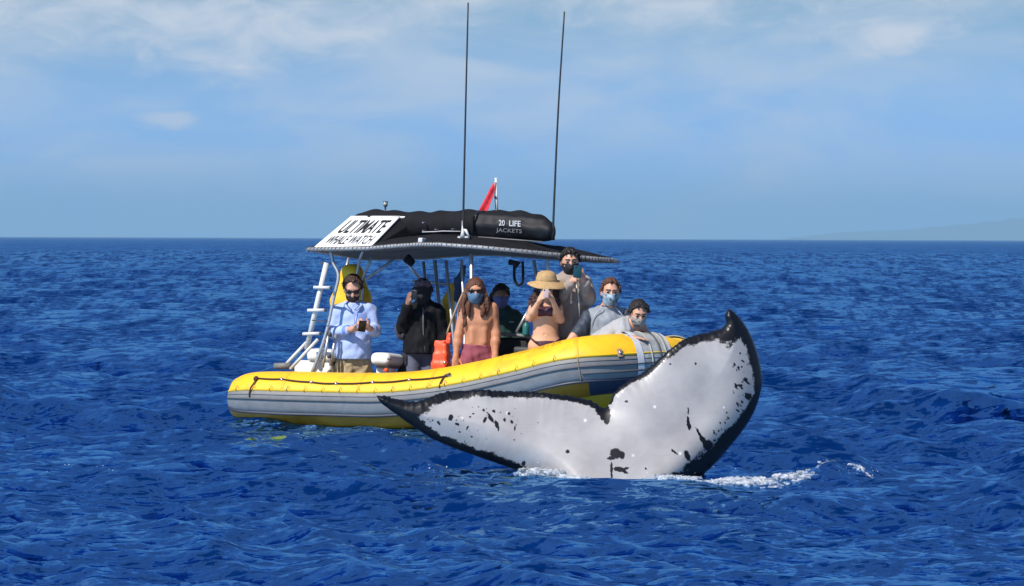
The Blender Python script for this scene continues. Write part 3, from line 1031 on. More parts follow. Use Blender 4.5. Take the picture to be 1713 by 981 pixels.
for mirror in (False, True):
    fr = tube_frames(TP, mirror)
    V, F = [], []
    nseg = 44
    # rounded stern cone, then the tube, then the nose closing on the centre line
    p0, r0, t0, up0, out0 = fr[0]
    rings = []
    for s_ in (0.02, 0.35, 0.6, 0.8, 0.93):
        q = (p0 - t0 * (0.055 * (1 - s_ ** 1.5)), r0 * s_, t0, up0, out0)
        rings.append(q)
    rings += fr
    pe, re_, te, upe, oute = fr[-1]
    for s_ in (0.9, 0.7, 0.4, 0.02):
        rings.append((pe + te * (0.10 * (1 - s_ ** 1.6)), re_ * s_, te, upe, oute))
    for q in rings:
        for k in range(nseg):
            V.append(tuple(tub(q, 2 * math.pi * k / nseg)))
    for i in range(len(rings) - 1):
        for k in range(nseg):
            F.append((i * nseg + k, i * nseg + (k + 1) % nseg, (i + 1) * nseg + (k + 1) % nseg, (i + 1) * nseg + k))
    tube_o = mesh_obj('side_tube', V, F, M_YEL, boat)
    tube_o['label'] = 'yellow port side tube' if mirror else 'yellow starboard side tube with grey rubbing band'
    def strip(name, a0, a1, grow, mat, i0=0, i1=None, na=8):
        V, F = band_geo(fr, D(a0), D(a1), grow, na, i0, i1, edge=1)
        return mesh_obj(name, V, F, mat, tube_o)
    nF = len(fr)
    i_nose = int(nF * 0.885)
    i_corner = int(nF * 0.79)
    strip('rubbing_band', 15, -32, 0.012, M_GRY, 0, nF)
    strip('lower_shade_skin', -33, -120, 0.004, M_AMB_SHADE, 0, i_corner + 1, 10)  # strip with painted shade over the lower half of the tube
    strip('rubbing_strake', -1, -5, 0.026, M_DGRY, 0, nF, 4)
    strip('rubbing_strake', -29, -34, 0.026, M_NAVY, 0, nF, 4)
    strip('rubbing_strake', 7.2, 5.4, 0.017, M_DGRY, 0, nF, 3)
    strip('rubbing_strake', -12, -19, 0.022, pmat('charcoal_strake', (0.09, 0.088, 0.088), 0.55, 0.12, 9), int(nF * .78), nF, 4)
    strip('bow_patch', -34, -85, 0.008, M_NAVY, i_corner, nF, 8)
    # the flap of the yellow cover: its lower hem overlaps the grey band
    strip('cover_hem', 20, 14.2, 0.020, M_YEL, 0, nF, 3)
    # hem stitches: short tabs that stand along the hem
    if not mirror:
        n_tab = 19
        for q in range(n_tab):
            i = 4 + int(q * (nF * 0.76) / n_tab)
            fa = fr[i]
            a_pts = [tub(fa, D(25), 0.022), tub(fa, D(21), 0.025), tub(fa, D(15), 0.026)]
            a_pts[1] = a_pts[1] + BU * -0.008
            a_pts[2] = a_pts[2] + BU * -0.016
            tube('hem_tie', a_pts, 0.0045, M_TAN if q % 3 == 0 else M_YEL, tube_o, 5)
    # glued seams between the panels of the tube
    for s_ in (0.13, 0.30, 0.47, 0.62, 0.775):
        i0 = int(nF * s_)
        fa, fb = fr[i0], fr[i0 + 1]
        V, F = [], []
        angs = [D(a) for a in range(21, 150, 6)]
        for a in angs:
            V.append(tuple(tub(fa, a, 0.0)))
            V.append(tuple(tub(fa, a, 0.0035).lerp(tub(fb, a, 0.0035), 0.25)))
            V.append(tuple(tub(fa, a, 0.0035).lerp(tub(fb, a, 0.0035), 0.85)))
            V.append(tuple(tub(fb, a, 0.0)))
        for q in range(len(angs) - 1):
            for w_ in range(3):
                F.append((q * 4 + w_, (q + 1) * 4 + w_, (q + 1) * 4 + w_ + 1, q * 4 + w_ + 1))
        mesh_obj('seam_tape', V, F, pmat('yellow_seam_tape', (0.74, 0.40, 0.012), 0.55, 0.1, 9, dirt=((0.45, 0.22, 0.03), 0.7, 8)), tube_o)
    # wrap round the bow
    fr_w = [f for f in fr]
    def ring(name, s0, s1, grow, mat):
        i0, i1 = int(nF * s0), int(nF * s1) + 1
        V, F = band_geo(fr_w, D(-175), D(175), grow, 36, i0, i1)
        return mesh_obj(name, V, F, mat, tube_o)
    if not mirror:
        ring('bow_strap', 0.872, 0.884, 0.022, M_LGRY)
        ring('bow_strap', 0.944, 0.950, 0.020, M_LGRY)
    o = ring('bow_wrap', 0.885, 0.943, 0.014, pmat('bow_wrap_canvas', (0.30, 0.31, 0.31), 0.75, 0.3, 12, 0.6, 30))
    for s_ in (0.905, 0.921, 0.934):
        fq = fr[int(nF * s_)]
        tube('wrap_cord', [tub(fq, D(a), 0.018) for a in range(-170, 171, 10)], 0.009, M_CORD2 if s_ != 0.921 else M_DGRY, tube_o, 6)
    if not mirror:
        STARB = fr
        STARB_O = tube_o

# lettering and fittings on the starboard tube
def tube_uv(px, ang, grow):
    """point on the starboard tube at photo column px (by nearest frame) and angle"""
    best = min(range(len(STARB)), key=lambda i: abs((lambda w: w.x / w.y * FPX + 856.5)(BP(*STARB[i][0])) - px))
    return best
def tube_at(px, ang, grow=0.0):
    cols = [(lambda w: w.x / w.y * FPX + 856.5)(BP(*f[0])) for f in STARB]
    i = max(1, min(len(cols) - 2, int(np.searchsorted(cols, px))))
    f = (px - cols[i - 1]) / max(cols[i] - cols[i - 1], 1e-6)
    return tub(STARB[i - 1], ang, grow).lerp(tub(STARB[i], ang, grow), f)

def text_geo(s, bold=0.012, shear=0.0):
    cu = bpy.data.curves.new('txt', 'FONT')
    cu.body = s
    cu.size = 1.0
    cu.offset = bold
    cu.shear = shear
    cu.resolution_u = 3
    cu.align_x = 'CENTER'
    cu.align_y = 'CENTER'
    o = bpy.data.objects.new('txt', cu)
    COL.objects.link(o)
    dg = bpy.context.evaluated_depsgraph_get()
    me = bpy.data.meshes.new_from_object(o.evaluated_get(dg))
    V = [v.co.copy() for v in me.vertices]
    F = [tuple(p.vertices) for p in me.polygons]
    bpy.data.objects.remove(o)
    bpy.data.curves.remove(cu)
    bpy.data.meshes.remove(me)
    xs = [v.x for v in V]
    ys = [v.y for v in V]
    return V, F, (min(xs), max(xs), min(ys), max(ys))
def text_on(name, s, c, ex, ey, nrm, w, h, mat, parent, bold=0.012, lift=0.003, warp=None):
    """lettering w wide and h high around c, along ex and ey, with the thickness of paint"""
    V, F, (x0, x1, y0, y1) = text_geo(s, bold)
    out = []
    for v in V:
        a, b_ = (v.x - (x0 + x1) / 2) / (x1 - x0) * w, (v.y - (y0 + y1) / 2) / (y1 - y0) * h
        out.append(tuple(warp(a, b_) if warp else c + ex * a + ey * b_ + nrm * lift))
    return mesh_obj(name, out, F, mat, parent, False)

for s, px, ang0, wpx in (('NOT', 893, 62, 30), ('ADVISE', 935, 62, 52)):
    pass
def tube_text(s, pxc, wpx, angc, dang):
    V, F, (x0, x1, y0, y1) = text_geo(s, 0.01)
    out = []
    for v in V:
        a = (v.x - (x0 + x1) / 2) / (x1 - x0) * wpx
        b_ = (v.y - (y0 + y1) / 2) / (y1 - y0) * dang
        out.append(tuple(tube_at(pxc + a, D(angc + b_), 0.003)))
    mesh_obj('tube_lettering', out, F, M_RTXT, STARB_O, False)
tube_text('NOT', 893, 26, 66, 17)
tube_text('NEVER', 934, 44, 66, 19)

# grab line along the tube
gl_px = [443, 487, 538, 580, 641, 704, 773]
gl_an = [44, 42, 36, 34, 38, 39, 36]
pts = []
for i in range(len(gl_px) - 1):
    for s_ in range(6):
        f = s_ / 6
        sag = math.sin(math.pi * f) * 1.6
        pts.append(tube_at(gl_px[i] + (gl_px[i + 1] - gl_px[i]) * f, D(gl_an[i] + (gl_an[i + 1] - gl_an[i]) * f - sag), 0.012))
pts.append(tube_at(gl_px[-1], D(gl_an[-1]), 0.012))
grab = tube('grab_line', pts, 0.0075, M_ROPE, STARB_O, 6)
tube('rope_tail', [tube_at(446, D(42), 0.014), tube_at(444, D(32), 0.016), tube_at(441, D(20), 0.020), tube_at(440, D(8), 0.022), tube_at(440.5, D(0), 0.022)], [0.008, 0.008, 0.010, 0.009, 0.006], M_ROPE, STARB_O, 6)
tube('rope_tail', [tube_at(765, D(36), 0.014), tube_at(760, D(22), 0.018), tube_at(758, D(12), 0.02)], [0.008, 0.008, 0.006], M_ROPE, STARB_O, 6)
for px, an in zip(gl_px, gl_an):
    c = tube_at(px, D(an), 0.004)
    nrm = (tube_at(px, D(an), 0.1) - c).normalized()
    ex = BU
    ey = nrm.cross(ex).normalized()
    big = px in (443,)
    V, F = lathe_geo([(0.001, 0.018), (0.014 if not big else 0.022, 0.016), (0.018 if not big else 0.028, 0.006), (0.020 if not big else 0.03, -0.006)], c, (ex, ey, nrm), 12)
    mesh_obj('eyelet', V, F, M_ROPE if big else M_STEEL, STARB_O)
tube('rope_handle', [tube_at(766, D(36), 0.016), tube_at(776, D(37), 0.024)], [0.012, 0.014], M_DGRY, STARB_O, 8)
# valve patch and tow ring at the bow corner
c = tube_at(1020, D(19), 0.018)
nrm = (tube_at(1020, D(19), 0.2) - c).normalized()
ex = (tube_at(1030, D(19), 0.018) - c).normalized()
bevel_box('tow_patch', c, (ex, nrm.cross(ex), nrm), (0.055, 0.085, 0.014), M_TAN, STARB_O, 0.005, 2)
V, F = lathe_geo([(0.0, 0.014), (0.014, 0.012), (0.016, 0.0)], c + nrm * 0.008, (ex, nrm.cross(ex), nrm), 12)
mesh_obj('tow_ring', V, F, M_STEEL, STARB_O)
tube('tube_seam', [tube_at(973, D(a), 0.020) for a in range(14, -34, -4)], 0.005, M_TAN, STARB_O, 5)

# ---- hull below the tubes, deck and transom
def hull_geo():
    """V bottom hung between the two tubes and closing on the stem"""
    V, F = [], []
    st = [(c, r) for c, r in TP if c.x > 0.15][::4]
    m = 13
    for c, r in st:
        f = max(0.0, (c.x - 2.9) / 1.75)
        top = c.z - 0.62 * r
        keel = -0.50 + (0.50 + 0.36) * f ** 2.3
        keel = min(keel, top - 0.03)
        hw = max(BEAM / 2 - c.y - 0.06, 0.02)
        for j in range(m):
            t = -1 + 2 * j / (m - 1)
            a_ = abs(t)
            w = keel + (top - keel) * (a_ ** 1.15)
            V.append(tuple(BP(c.x, BEAM / 2 + hw * t, w)))
    n = len(st)
    for i in range(n - 1):
        for j in range(m - 1):
            F.append((i * m + j, i * m + j + 1, (i + 1) * m + j + 1, (i + 1) * m + j))
    F.append(tuple(range(m)))
    F.append(tuple((n - 1) * m + j for j in range(m - 1, -1, -1)))
    return V, F
V, F = hull_geo()
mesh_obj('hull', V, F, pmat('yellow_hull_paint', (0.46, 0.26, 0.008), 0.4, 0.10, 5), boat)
DECK_W = -0.22
deck_pts = [(0.35, 0.22), (3.35, 0.22), (4.0, 0.52), (4.0, BEAM - 0.52), (3.35, BEAM - 0.22), (0.35, BEAM - 0.22)]
V = [tuple(BP(u, v, DECK_W)) for u, v in deck_pts] + [tuple(BP(u, v, DECK_W - 0.05)) for u, v in deck_pts]
n_ = len(deck_pts)
F = [tuple(range(n_)), tuple(range(2 * n_ - 1, n_ - 1, -1))] + [(i, i + n_, (i + 1) % n_ + n_, (i + 1) % n_) for i in range(n_)]
mesh_obj('deck', V, F, M_DECK, boat, False)
bevel_box('transom', BP(0.36, BEAM / 2, 0.06), BAX, (0.07, BEAM - 0.36, 0.6), M_WHITE, boat, 0.02)
# bow locker the front passengers lean on
bevel_box('bow_deck', BP(3.92, BEAM / 2, 0.03), BAX, (0.66, 0.95, 0.16), M_DECK, boat, 0.02)

# ---- canopy
VN, VF = 0.18, BEAM - 0.14
def canopy_edge():
    near = [(514, 417.5, 0), (560, 417, 0), (615, 416, 0), (660, 412, 0), (700, 409.5, 0), (735, 409.5, 0), (800, 414, 0.02), (870, 420.5, .16), (935, 427, .48)]
    E = [BX(px, py, VN + dv) for px, py, dv in near]
    tipc = BX(1024, 435.5, 1.05)
    far = [Vector((e.x, VF, e.z)) for e in E]
    poly = E + [BX(986, 432.5, 0.90), tipc, Vector((tipc.x - 0.02, VF - 0.25, tipc.z))] + far[::-1]
    return poly, len(E)
CPOLY, CN = canopy_edge()
edge_w = [BP(*p) for p in CPOLY]
frame_pts = edge_w + [edge_w[0]]
canopy = thing('boat_canopy', BP(1.6, BEAM / 2, 1.5), 'black canvas canopy with silver tube rim over the boat', 'canopy')
mesh_tube = tube('rim_tube', frame_pts, 0.020, pmat('dull_rim_tube', (0.27, 0.275, 0.285), 0.55, 0.2, 12, metal=0.2), canopy, 10)
# lacing wound round the near rim
for q in range(78):
    f = q / 77
    i = min(int(f * (CN + 1)), CN)
    a = edge_w[i].lerp(edge_w[i + 1], f * (CN + 1) - i)
    t = (edge_w[i + 1] - edge_w[i]).normalized()
    sd = t.cross(Vector((0, 0, 1))).normalized()
    V, F = tube_geo([a + (sd * math.cos(x) + Vector((0, 0, 1)) * math.sin(x)) * 0.024 + t * (x * 0.0035) for x in np.linspace(0, 6.0, 7)], 0.0045, 4)
    mesh_obj('lacing', V, F, M_DGRY if q % 4 == 0 else M_GRY, canopy)
# cloth: rises from the rim to a flat top
cu = sum((p.x for p in CPOLY)) / len(CPOLY)
def cloth(off, crown, mat, name):
    V, F = [], []
    n = len(CPOLY)
    rings = [0.0, 0.15, 0.35, 0.55, 0.75, 0.9]
    for s_ in rings:
        for p in CPOLY:
            c = Vector((min(max(p.x, 1.05), 2.75), 0.5 * (VN + VF), 0))
            q = p.lerp(Vector((c.x, c.y, p.z)), s_)
            wob = 0.006 * math.sin(q.x * 17 + q.y * 11) * math.sin(s_ * 3.1)
            V.append(tuple(BP(q.x, q.y, p.z + off + crown * math.sin(min(s_ / 0.75, 1) * math.pi / 2) + wob)))
    for i in range(len(rings) - 1):
        for k in range(n):
            F.append((i * n + k, i * n + (k + 1) % n, (i + 1) * n + (k + 1) % n, (i + 1) * n + k))
    F.append(tuple((len(rings) - 1) * n + k for k in range(n)))
    return mesh_obj(name, V, F, mat, canopy)
cloth(0.018, 0.12, M_BLK, 'canopy_cloth')
cloth(-0.012, 0.03, M_UND, 'canopy_lining')
bevel_box('vent_flap', BXW(706, 404.5, VN + 0.06), BAX, (0.05, 0.10, 0.07), M_LGRY, canopy, 0.01)

# rigging: legs, braces and stanchions (photo column and row of each end, lateral place of each end)
def pole(px0, py0, v0, px1, py1, v1, r=0.017, mat=None, name='canopy_leg', parent=None):
    a, b_ = BXW(px0, py0, v0), BXW(px1, py1, v1)
    return tube(name, [a, b_], r, mat or M_ALU, parent or canopy, 10)
def polec(pts, r=0.017, mat=None, name='canopy_leg', parent=None):
    P_ = [BXW(*p) for p in pts]
    return tube(name, curve_pts(P_, 5), r, mat or M_ALU, parent or canopy, 10)
polec([(553, 418, .3), (557, 440, .3), (566, 462, .3), (558, 500, .28), (545, 560, .25), (521, 628, .22)], 0.017)
polec([(607, 420, .55), (601, 437, .6), (596, 470, .80), (588, 560, .85), (584, 640, .85)], 0.015)
def to_deck(px, py, v, du=0.0):
    c = BX(px, py, v)
    return BP(c.x + du, v, DECK_W)
def leg(px0, py0, v0, px1, py1, v1, r=0.017, mat=None):
    a, b_ = BX(px0, py0, v0), BX(px1, py1, v1)
    k = (DECK_W - b_.z) / (b_.z - a.z)
    return tube('canopy_leg', [BP(*a), BP(*b_), BP(*(b_ + (b_ - a) * k))], r, mat or M_ALU, canopy, 10)
leg(585, 424, 1.2, 578, 452, 1.15, 0.015)
pole(622, 430, .7, 606, 468, .75, 0.013, name='brace')
pole(660, 433, .9, 612, 468, .8, 0.014, name='brace')
tube('brace', [BXW(606, 468, .75), BXW(606, 500, .85), to_deck(600, 620, .95)], 0.013, M_ALU, canopy, 8)
pole(677, 436, .9, 702, 466, 1.0, 0.014, name='brace')
tube('brace', [BXW(702, 466, 1.0), to_deck(724, 600, 1.3)], 0.014, M_ALU, canopy, 8)
leg(708, 438, 1.25, 722, 560, 1.3, 0.016)
leg(727, 436, .95, 738, 545, .95, 0.019)
leg(746, 436, .8, 758, 560, .8, 0.016)
leg(788, 425, .34, 790, 560, .55, 0.021)
leg(772, 436, .5, 778, 560, .62, 0.014)
tube('stanchion', [BXW(779, 545, .48), BXW(776.5, 625, .48), to_deck(776, 640, .48)], 0.017, M_WPOLE, boat, 10)
leg(893, 436, .9, 905, 520, 1.1, 0.016)
leg(915, 434, .6, 917, 520, .8, 0.014)
pole(690, 470, 1.25, 770, 478, 1.28, 0.014, name='cross_bar')
# hose hung in a loop under the canopy
polec([(861, 440, .6), (860, 452, .58), (861, 468, .56), (866, 477, .56), (873, 474, .56), (875, 462, .56), (874, 438, .58)], 0.014, M_BLK, 'hanging_hose')
tube('hose_block', [BXW(852, 439, .58), BXW(866, 441, .58), BXW(861, 450, .58)], [0.03, 0.035, 0.012], M_BLK, canopy, 8)
tube('roof_speaker', [BXW(680, 432, .8), BXW(690, 441, .8)], [0.05, 0.04], M_BLK, canopy, 10)

# ---- sign
sc = [BXW(522, 416, VN - 0.01), BXW(616, 416, VN - 0.01), BXW(668, 362.5, .62), BXW(586, 362.5, .62)]
sign = thing('sign_board', (sc[0] + sc[1]) / 2, 'white sign reading ULTIMATE WHALE WATCH leaning on the black canopy', 'sign')
ex = (sc[1] - sc[0])
ey = (sc[3] - sc[0])
nr = ex.cross(ey).normalized()
if nr.y > 0:
    nr = -nr
def sp(a, b_, lift):
    """point of the board, a and b_ from 0 to 1"""
    lo = sc[0].lerp(sc[1], a)
    hi = sc[3].lerp(sc[2], a)
    return lo.lerp(hi, b_) + nr * lift
V = [tuple(sp(a, b_, l)) for l in (0.0, -0.014) for a, b_ in ((0, 0), (1, 0), (1, 1), (0, 1))]
mesh_obj('panel', V, [(0, 1, 2, 3), (7, 6, 5, 4), (0, 4, 5, 1), (1, 5, 6, 2), (2, 6, 7, 3), (3, 7, 4, 0)], M_SIGN, sign, False)
def sign_text(s, a0, a1, b0, b1, bold, mat=M_INK, lift=0.004):
    V, F, (x0, x1, y0, y1) = text_geo(s, bold)
    out = [tuple(sp(a0 + (a1 - a0) * (v.x - x0) / (x1 - x0), b0 + (b1 - b0) * (v.y - y0) / (y1 - y0), lift)) for v in V]
    mesh_obj('lettering', out, F, mat, sign, False)
sign_text('ULTIMATE', 0.10, 0.93, 0.47, 0.88, 0.018)
sign_text('WHALE WATCH', 0.10, 0.92, 0.13, 0.40, 0.004)
tube('edge_trim', [sp(0, 1, -.006), sp(1, 1, -.006)], 0.012, M_WPOLE, sign, 8)
tube('edge_trim', [sp(1, 0, -.006), sp(1, 1, -.006)], 0.008, M_WPOLE, sign, 8)
tube('sign_brace', [sp(1, 1, -.01), BXW(703, 365, .75)], 0.012, M_WPOLE, sign, 8)
tube('sign_brace', [BXW(703, 364, .75), BXW(700, 398, .72)], 0.012, M_WPOLE, sign, 8)
# black side cheek behind the sign
ck = [sp(1, 0.02, -0.02), sp(1, 0.98, -0.02), BXW(702, 366, .77), BXW(698, 402, .74)]
V = [tuple(p) for p in ck] + [tuple(p + BV * 0.02) for p in ck]
mesh_obj('side_cheek', V, [(0, 1, 2, 3), (7, 6, 5, 4), (0, 4, 5, 1), (1, 5, 6, 2), (2, 6, 7, 3), (3, 7, 4, 0)], M_BLK, sign, False)

# ---- stowed bundle on the roof and the life jacket bag
bun = Blob(0.016, 0.06)
prof = [(606, 357, 352), (628, 353, 350), (660, 354.5, 351), (700, 356, 352.5), (740, 355, 351), (780, 353, 349), (830, 353.5, 349.5), (870, 355, 351), (900, 361, 357), (916, 372, 365)]
base = 398
for i in range(len(prof) - 1):
    a, b_ = prof[i], prof[i + 1]
    for vv_ in (0.75, 1.15):
        pa, pb = BXW(a[0], (a[1] + base) / 2, vv_), BXW(b_[0], (b_[1] + base) / 2, vv_)
        ra, rb = (base - a[1]) / 2 / FPX * pa.y, (base - b_[1]) / 2 / FPX * pb.y
        bun.cap(pa, pb, ra, rb)
bun.noise = (0.004, 0.30, 3, (1.6, 0.6, 0.8))
bundle = bun.build('roof_bundle', M_BLK)
tag(bundle, 'long black canvas bundle stowed on top of the boat canopy', 'bundle')
for i_, (px, py) in enumerate([(706, 373), (708, 386), (729, 385), (757, 384)]):
    pass

bag = Blob(0.010, 0.03)
bq = [(792, 357, 396), (830, 359, 398), (870, 362, 400), (905, 366, 402), (919, 372, 402)]
for i in range(len(bq) - 1):
    a, b_ = bq[i], bq[i + 1]
    for t_ in (0.0, 0.5, 1.0):
        pa = BXW(a[0] + 6, a[1] + 9 + t_ * (a[2] - a[1] - 18), 0.66 - 0.03 * math.sin(t_ * math.pi))
        pb = BXW(b_[0] - 2, b_[1] + 9 + t_ * (b_[2] - b_[1] - 18), 0.66 - 0.03 * math.sin(t_ * math.pi))
        bag.cap(pa, pb, 0.065, 0.065)
bag.noise = (0.003, 0.2, 9, (1, 1, 1.5))
ljb = thing('life_jacket_bag', BXW(855, 398, .62), 'black vinyl bag lettered 20 LIFE JACKETS on the canopy edge', 'bag')
bag.build('bag_body', M_BLKS, ljb)
def bag_text(s, px, py, wpx, hpx, mat, slope):
    V, F, (x0, x1, y0, y1) = text_geo(s, 0.012)
    out = []
    for v in V:
        a = (v.x - (x0 + x1) / 2) / (x1 - x0) * wpx
        b_ = (v.y - (y0 + y1) / 2) / (y1 - y0) * hpx
        out.append(tuple(BXW(px + a, py - b_ + a * slope, 0.552)))
    mesh_obj('lettering', out, F, mat, ljb, False)
bag_text('20', 839, 373, 10, 9.5, M_WTXT, 0.06)
bag_text('LIFE', 861, 374.2, 19, 9.5, M_WTXT, 0.06)
bag_text('JACKETS', 851, 387, 43, 8.5, M_FTXT, 0.06)
tube('piping', [BXW(800, 397, .50), BXW(850, 400.5, .50), BXW(908, 405, .50)], 0.006, M_GRY, ljb, 6)
tube('piping', [BXW(793, 362, .56), BXW(790, 380, .56), BXW(792, 397, .56)], 0.008, M_BLK, ljb, 6)

# snap studs on the bundle
for k, (px, py) in enumerate([(707.5, 373), (708, 386.5), (729, 384.5), (757, 384)]):
    c = BXW(px, py, 0.545)
    V, F = lathe_geo([(0.0, 0.02), (0.009, 0.016), (0.011, -0.05)], c, (BU, BW, -BV), 10)
    mesh_obj('snap_stud', V, F, M_STEEL, bundle)
tube('hem_cord', [BXW(706, 388.5, .50), BXW(725, 388, .50), BXW(740, 387, .50), BXW(770, 387.5, .50)], 0.005, M_LGRY, bundle, 6)

# ---- antennas, flag, roof lamp
def antenna(pts, v, label):
    P_ = [BXW(px, py, v) for px, py in pts]
    a = thing('whip_antenna', P_[0], label, 'antenna', 'whip antennas on the canopy')
    n = len(P_)
    tube('whip', curve_pts(P_, 6), list(np.linspace(0.0125, 0.0075, (n - 1) * 6 + 1)), pmat('antenna_black', (0.012, 0.014, 0.018), 0.5, 0.2, 20), a, 8)
    return a
a1 = antenna([(774.5, 396), (774.8, 350), (777.5, 200), (781.5, 5)], 0.40, 'tall black whip antenna clamped beside the sign, left of the flag')
c = BXW(774.5, 392, .40)
tube('mount', [BXW(774, 397, .40), BXW(774, 390, .40), BXW(774, 380, .40), BXW(773.5, 369, .40)], [0.03, 0.018, 0.012, 0.007], M_WPOLE, a1, 10)
tube('ratchet_lever', [BXW(776, 385, .36), BXW(779, 386, .36), BXW(784, 396, .36)], [0.012, 0.016, 0.012], M_WPOLE, a1, 8)
tube('mount_plate', [BXW(766, 397.5, .40), BXW(785, 397.5, .40)], 0.012, M_WPOLE, a1, 8)
a2 = antenna([(925, 392), (926, 350), (933, 180), (942.5, 20)], 0.62, 'tall black whip antenna at the forward end of the canopy, beside the lettered bag')
tube('mount', [BXW(925, 402, .62), BXW(925, 392, .62), BXW(926, 381, .62)], [0.016, 0.02, 0.014], M_BLK, a2, 10)

fp = thing('flag_pole', BXW(830.5, 356, 1.1), 'short white pole with a limp red flag behind the roof bundle', 'flag')
tube('pole', [BXW(831, 366, 1.1), BXW(829, 298, 1.1)], 0.014, M_WPOLE, fp, 10)
fl = [(828, 304.5, 828.5, 307), (824, 307, 827, 313), (818, 314, 825, 323), (813, 326, 822.5, 333), (809, 336, 820.5, 341), (803, 349, 817.5, 351), (801, 355, 815, 358)]
V, F = [], []
for i, (x0, y0, x1, y1) in enumerate(fl):
    for j in range(7):
        f = j / 6
        p = BXW(x0 + (x1 - x0) * f, y0 + (y1 - y0) * f, 1.1)
        V.append(tuple(p + BV * (0.02 * math.sin(f * 7 + i * 0.8) * min(1, i / 2))))
nv = len(V)
V += [tuple(Vector(v) + BV * 0.004) for v in V]
for i in range(len(fl) - 1):
    for j in range(6):
        F.append((i * 7 + j, i * 7 + j + 1, (i + 1) * 7 + j + 1, (i + 1) * 7 + j))
        F.append(tuple(nv + q for q in (i * 7 + j, (i + 1) * 7 + j, (i + 1) * 7 + j + 1, i * 7 + j + 1)))
mesh_obj('flag_cloth', V, F, M_RED, fp)
tube('halyard', [BXW(828.5, 305, 1.08), BXW(827, 330, 1.08), BXW(828.5, 350, 1.08)], 0.004, M_ROPE, fp, 5)
tube('knot', [BXW(827, 329, 1.08), BXW(829, 331, 1.08)], 0.012, M_ROPE, fp, 6)

lamp = thing('masthead_lamp', BXW(644, 353, .95), 'small round masthead lamp on the roof bundle behind the sign', 'lamp')
lo = BXW(644, 353, .95)
s1 = lo.y / FPX
V, F = lathe_geo([(0.0, -3 * s1), (2.6 * s1, -3 * s1), (2.6 * s1, 0), (1.6 * s1, 1 * s1), (1.6 * s1, 6 * s1), (3.4 * s1, 8 * s1), (3.4 * s1, 9 * s1)], lo, BAX, 14)
mesh_obj('lamp_stem', V, F, M_DGRY, lamp)
V, F = lathe_geo([(3.4 * s1, 9 * s1), (3.8 * s1, 9.2 * s1), (3.9 * s1, 13.5 * s1), (3.2 * s1, 14 * s1)], lo, BAX, 14)
mesh_obj('lamp_lens', V, F, pmat('lamp_lens', (0.35, 0.36, 0.34), 0.15, 0.1, 20), lamp)
V, F = lathe_geo([(3.3 * s1, 13.6 * s1), (4.2 * s1, 14.2 * s1), (4.2 * s1, 15.6 * s1), (0, 16.2 * s1)], lo, BAX, 14)
mesh_obj('lamp_cap', V, F, M_DGRY, lamp)

# ---- dive ladder, stern frame, engines
lad = thing('boarding_ladder', BXW(497, 618, .2), 'white single pole boarding ladder with stub rungs standing at the stern', 'ladder')
tube('ladder_pole', [BXW(513, 585, .25), BXW(546, 440, .25)], 0.026, M_WPOLE, lad, 14)
for (x0, y0, x1, y1) in ((525, 481, 553, 481.5), (515, 519.5, 544, 519), (507, 559, 536, 558)):
    tube('rung', [BXW(x0, y0, .21), BXW((x0 + x1) / 2, (y0 + y1) / 2, .21), BXW(x1, y1, .21)], 0.016, M_WPOLE, lad, 10)
    tube('rung_end', [BXW(x1 - 1, y1, .21), BXW(x1 + 1.5, y1, .21)], 0.0168, M_DGRY, lad, 10)
tube('ladder_strap', [BXW(522, 536, .2), BXW(548, 539, .2)], 0.006, M_DGRY, lad, 6)
tube('top_hook', [BXW(537, 442, .25), BXW(541, 440, .25)], 0.014, M_DGRY, lad, 8)
for q in ((513, 573, .25, 474, 615, .2), (532, 568, .2, 486, 618, .16)):
    tube('ladder_foot', [BXW(*q[:3]), BXW(*q[3:])], 0.017, M_WPOLE, lad, 10)
tube('foot_roller', [BXW(460, 613, .2), BXW(486, 612, .2)], 0.032, M_GRY, lad, 12)
for q in ((552, 548, .28, 540, 615, .22), (562, 560, .32, 553, 612, .28)):
    tube('stern_frame_tube', [BXW(*q[:3]), BXW(*q[3:])], 0.015, M_ALU, boat, 8)
for q in ((541, 598, 4), (551, 596, 4), (552, 560, 4)):
    V, F = tube_geo([BXW(q[0] - 2, q[1], .24), BXW(q[0] + 2, q[1], .24)], 0.024, 8)
    mesh_obj('frame_clamp', V, F, M_DGRY, boat)

def engine(pxa, pxb, ytop, ybot, v, label, yl=None, slot=True):
    e = thing('outboard_engine', BXW((pxa + pxb) / 2, ybot + 22, v), label, 'engine', 'white outboard engines on the stern')
    bl = Blob(0.012, 0.05)
    a, c = BXW(pxa + 8, (ytop + ybot) / 2, v), BXW(pxb - 8, (ytop + ybot) / 2 + 1.5, v)
    mid = (a + c) / 2
    wid = (c - a).length / 2
    hh = (ybot - ytop) / 2 / FPX * mid.y
    bl.box(mid, BAX, (max(wid - 0.02, .03), 0.14, max(hh - 0.05, 0.012)), 0.05)
    bl.ell(mid + BW * hh * 0.35 - BU * wid * 0.25, BAX, (wid * 0.9, 0.17, hh * 0.72))
    bl.build('cowl', M_WHITE, e)
    bevel_box('cowl_skirt', BXW((pxa + pxb) / 2 + 1, ybot + 3.5, v), BAX, (2 * wid * 0.98, 0.25, 0.035), M_GRY, e, 0.012)
    bevel_box('engine_leg', BXW((pxa + pxb) / 2 - 2, ybot + 18, v), BAX, (0.17, 0.16, 0.16), M_WHITE, e, 0.03)
    if slot:
        s_ = BXW((pxa + pxb) / 2 + 3, (ytop + ybot) / 2 - 0.5, v - 0.185)
        bevel_box('vent_slot', s_, (BU, BV, BW), (0.038, 0.02, 0.016), M_DGRY, e, 0.005, 2)
    return e
engine(629, 668, 593, 610, 0.55, 'white outboard engine cover between the blue shirt man and the black jacket person')
engine(522, 574, 585, 606, 0.60, 'white outboard engine cover behind the stern frame, left of the blue shirt man')
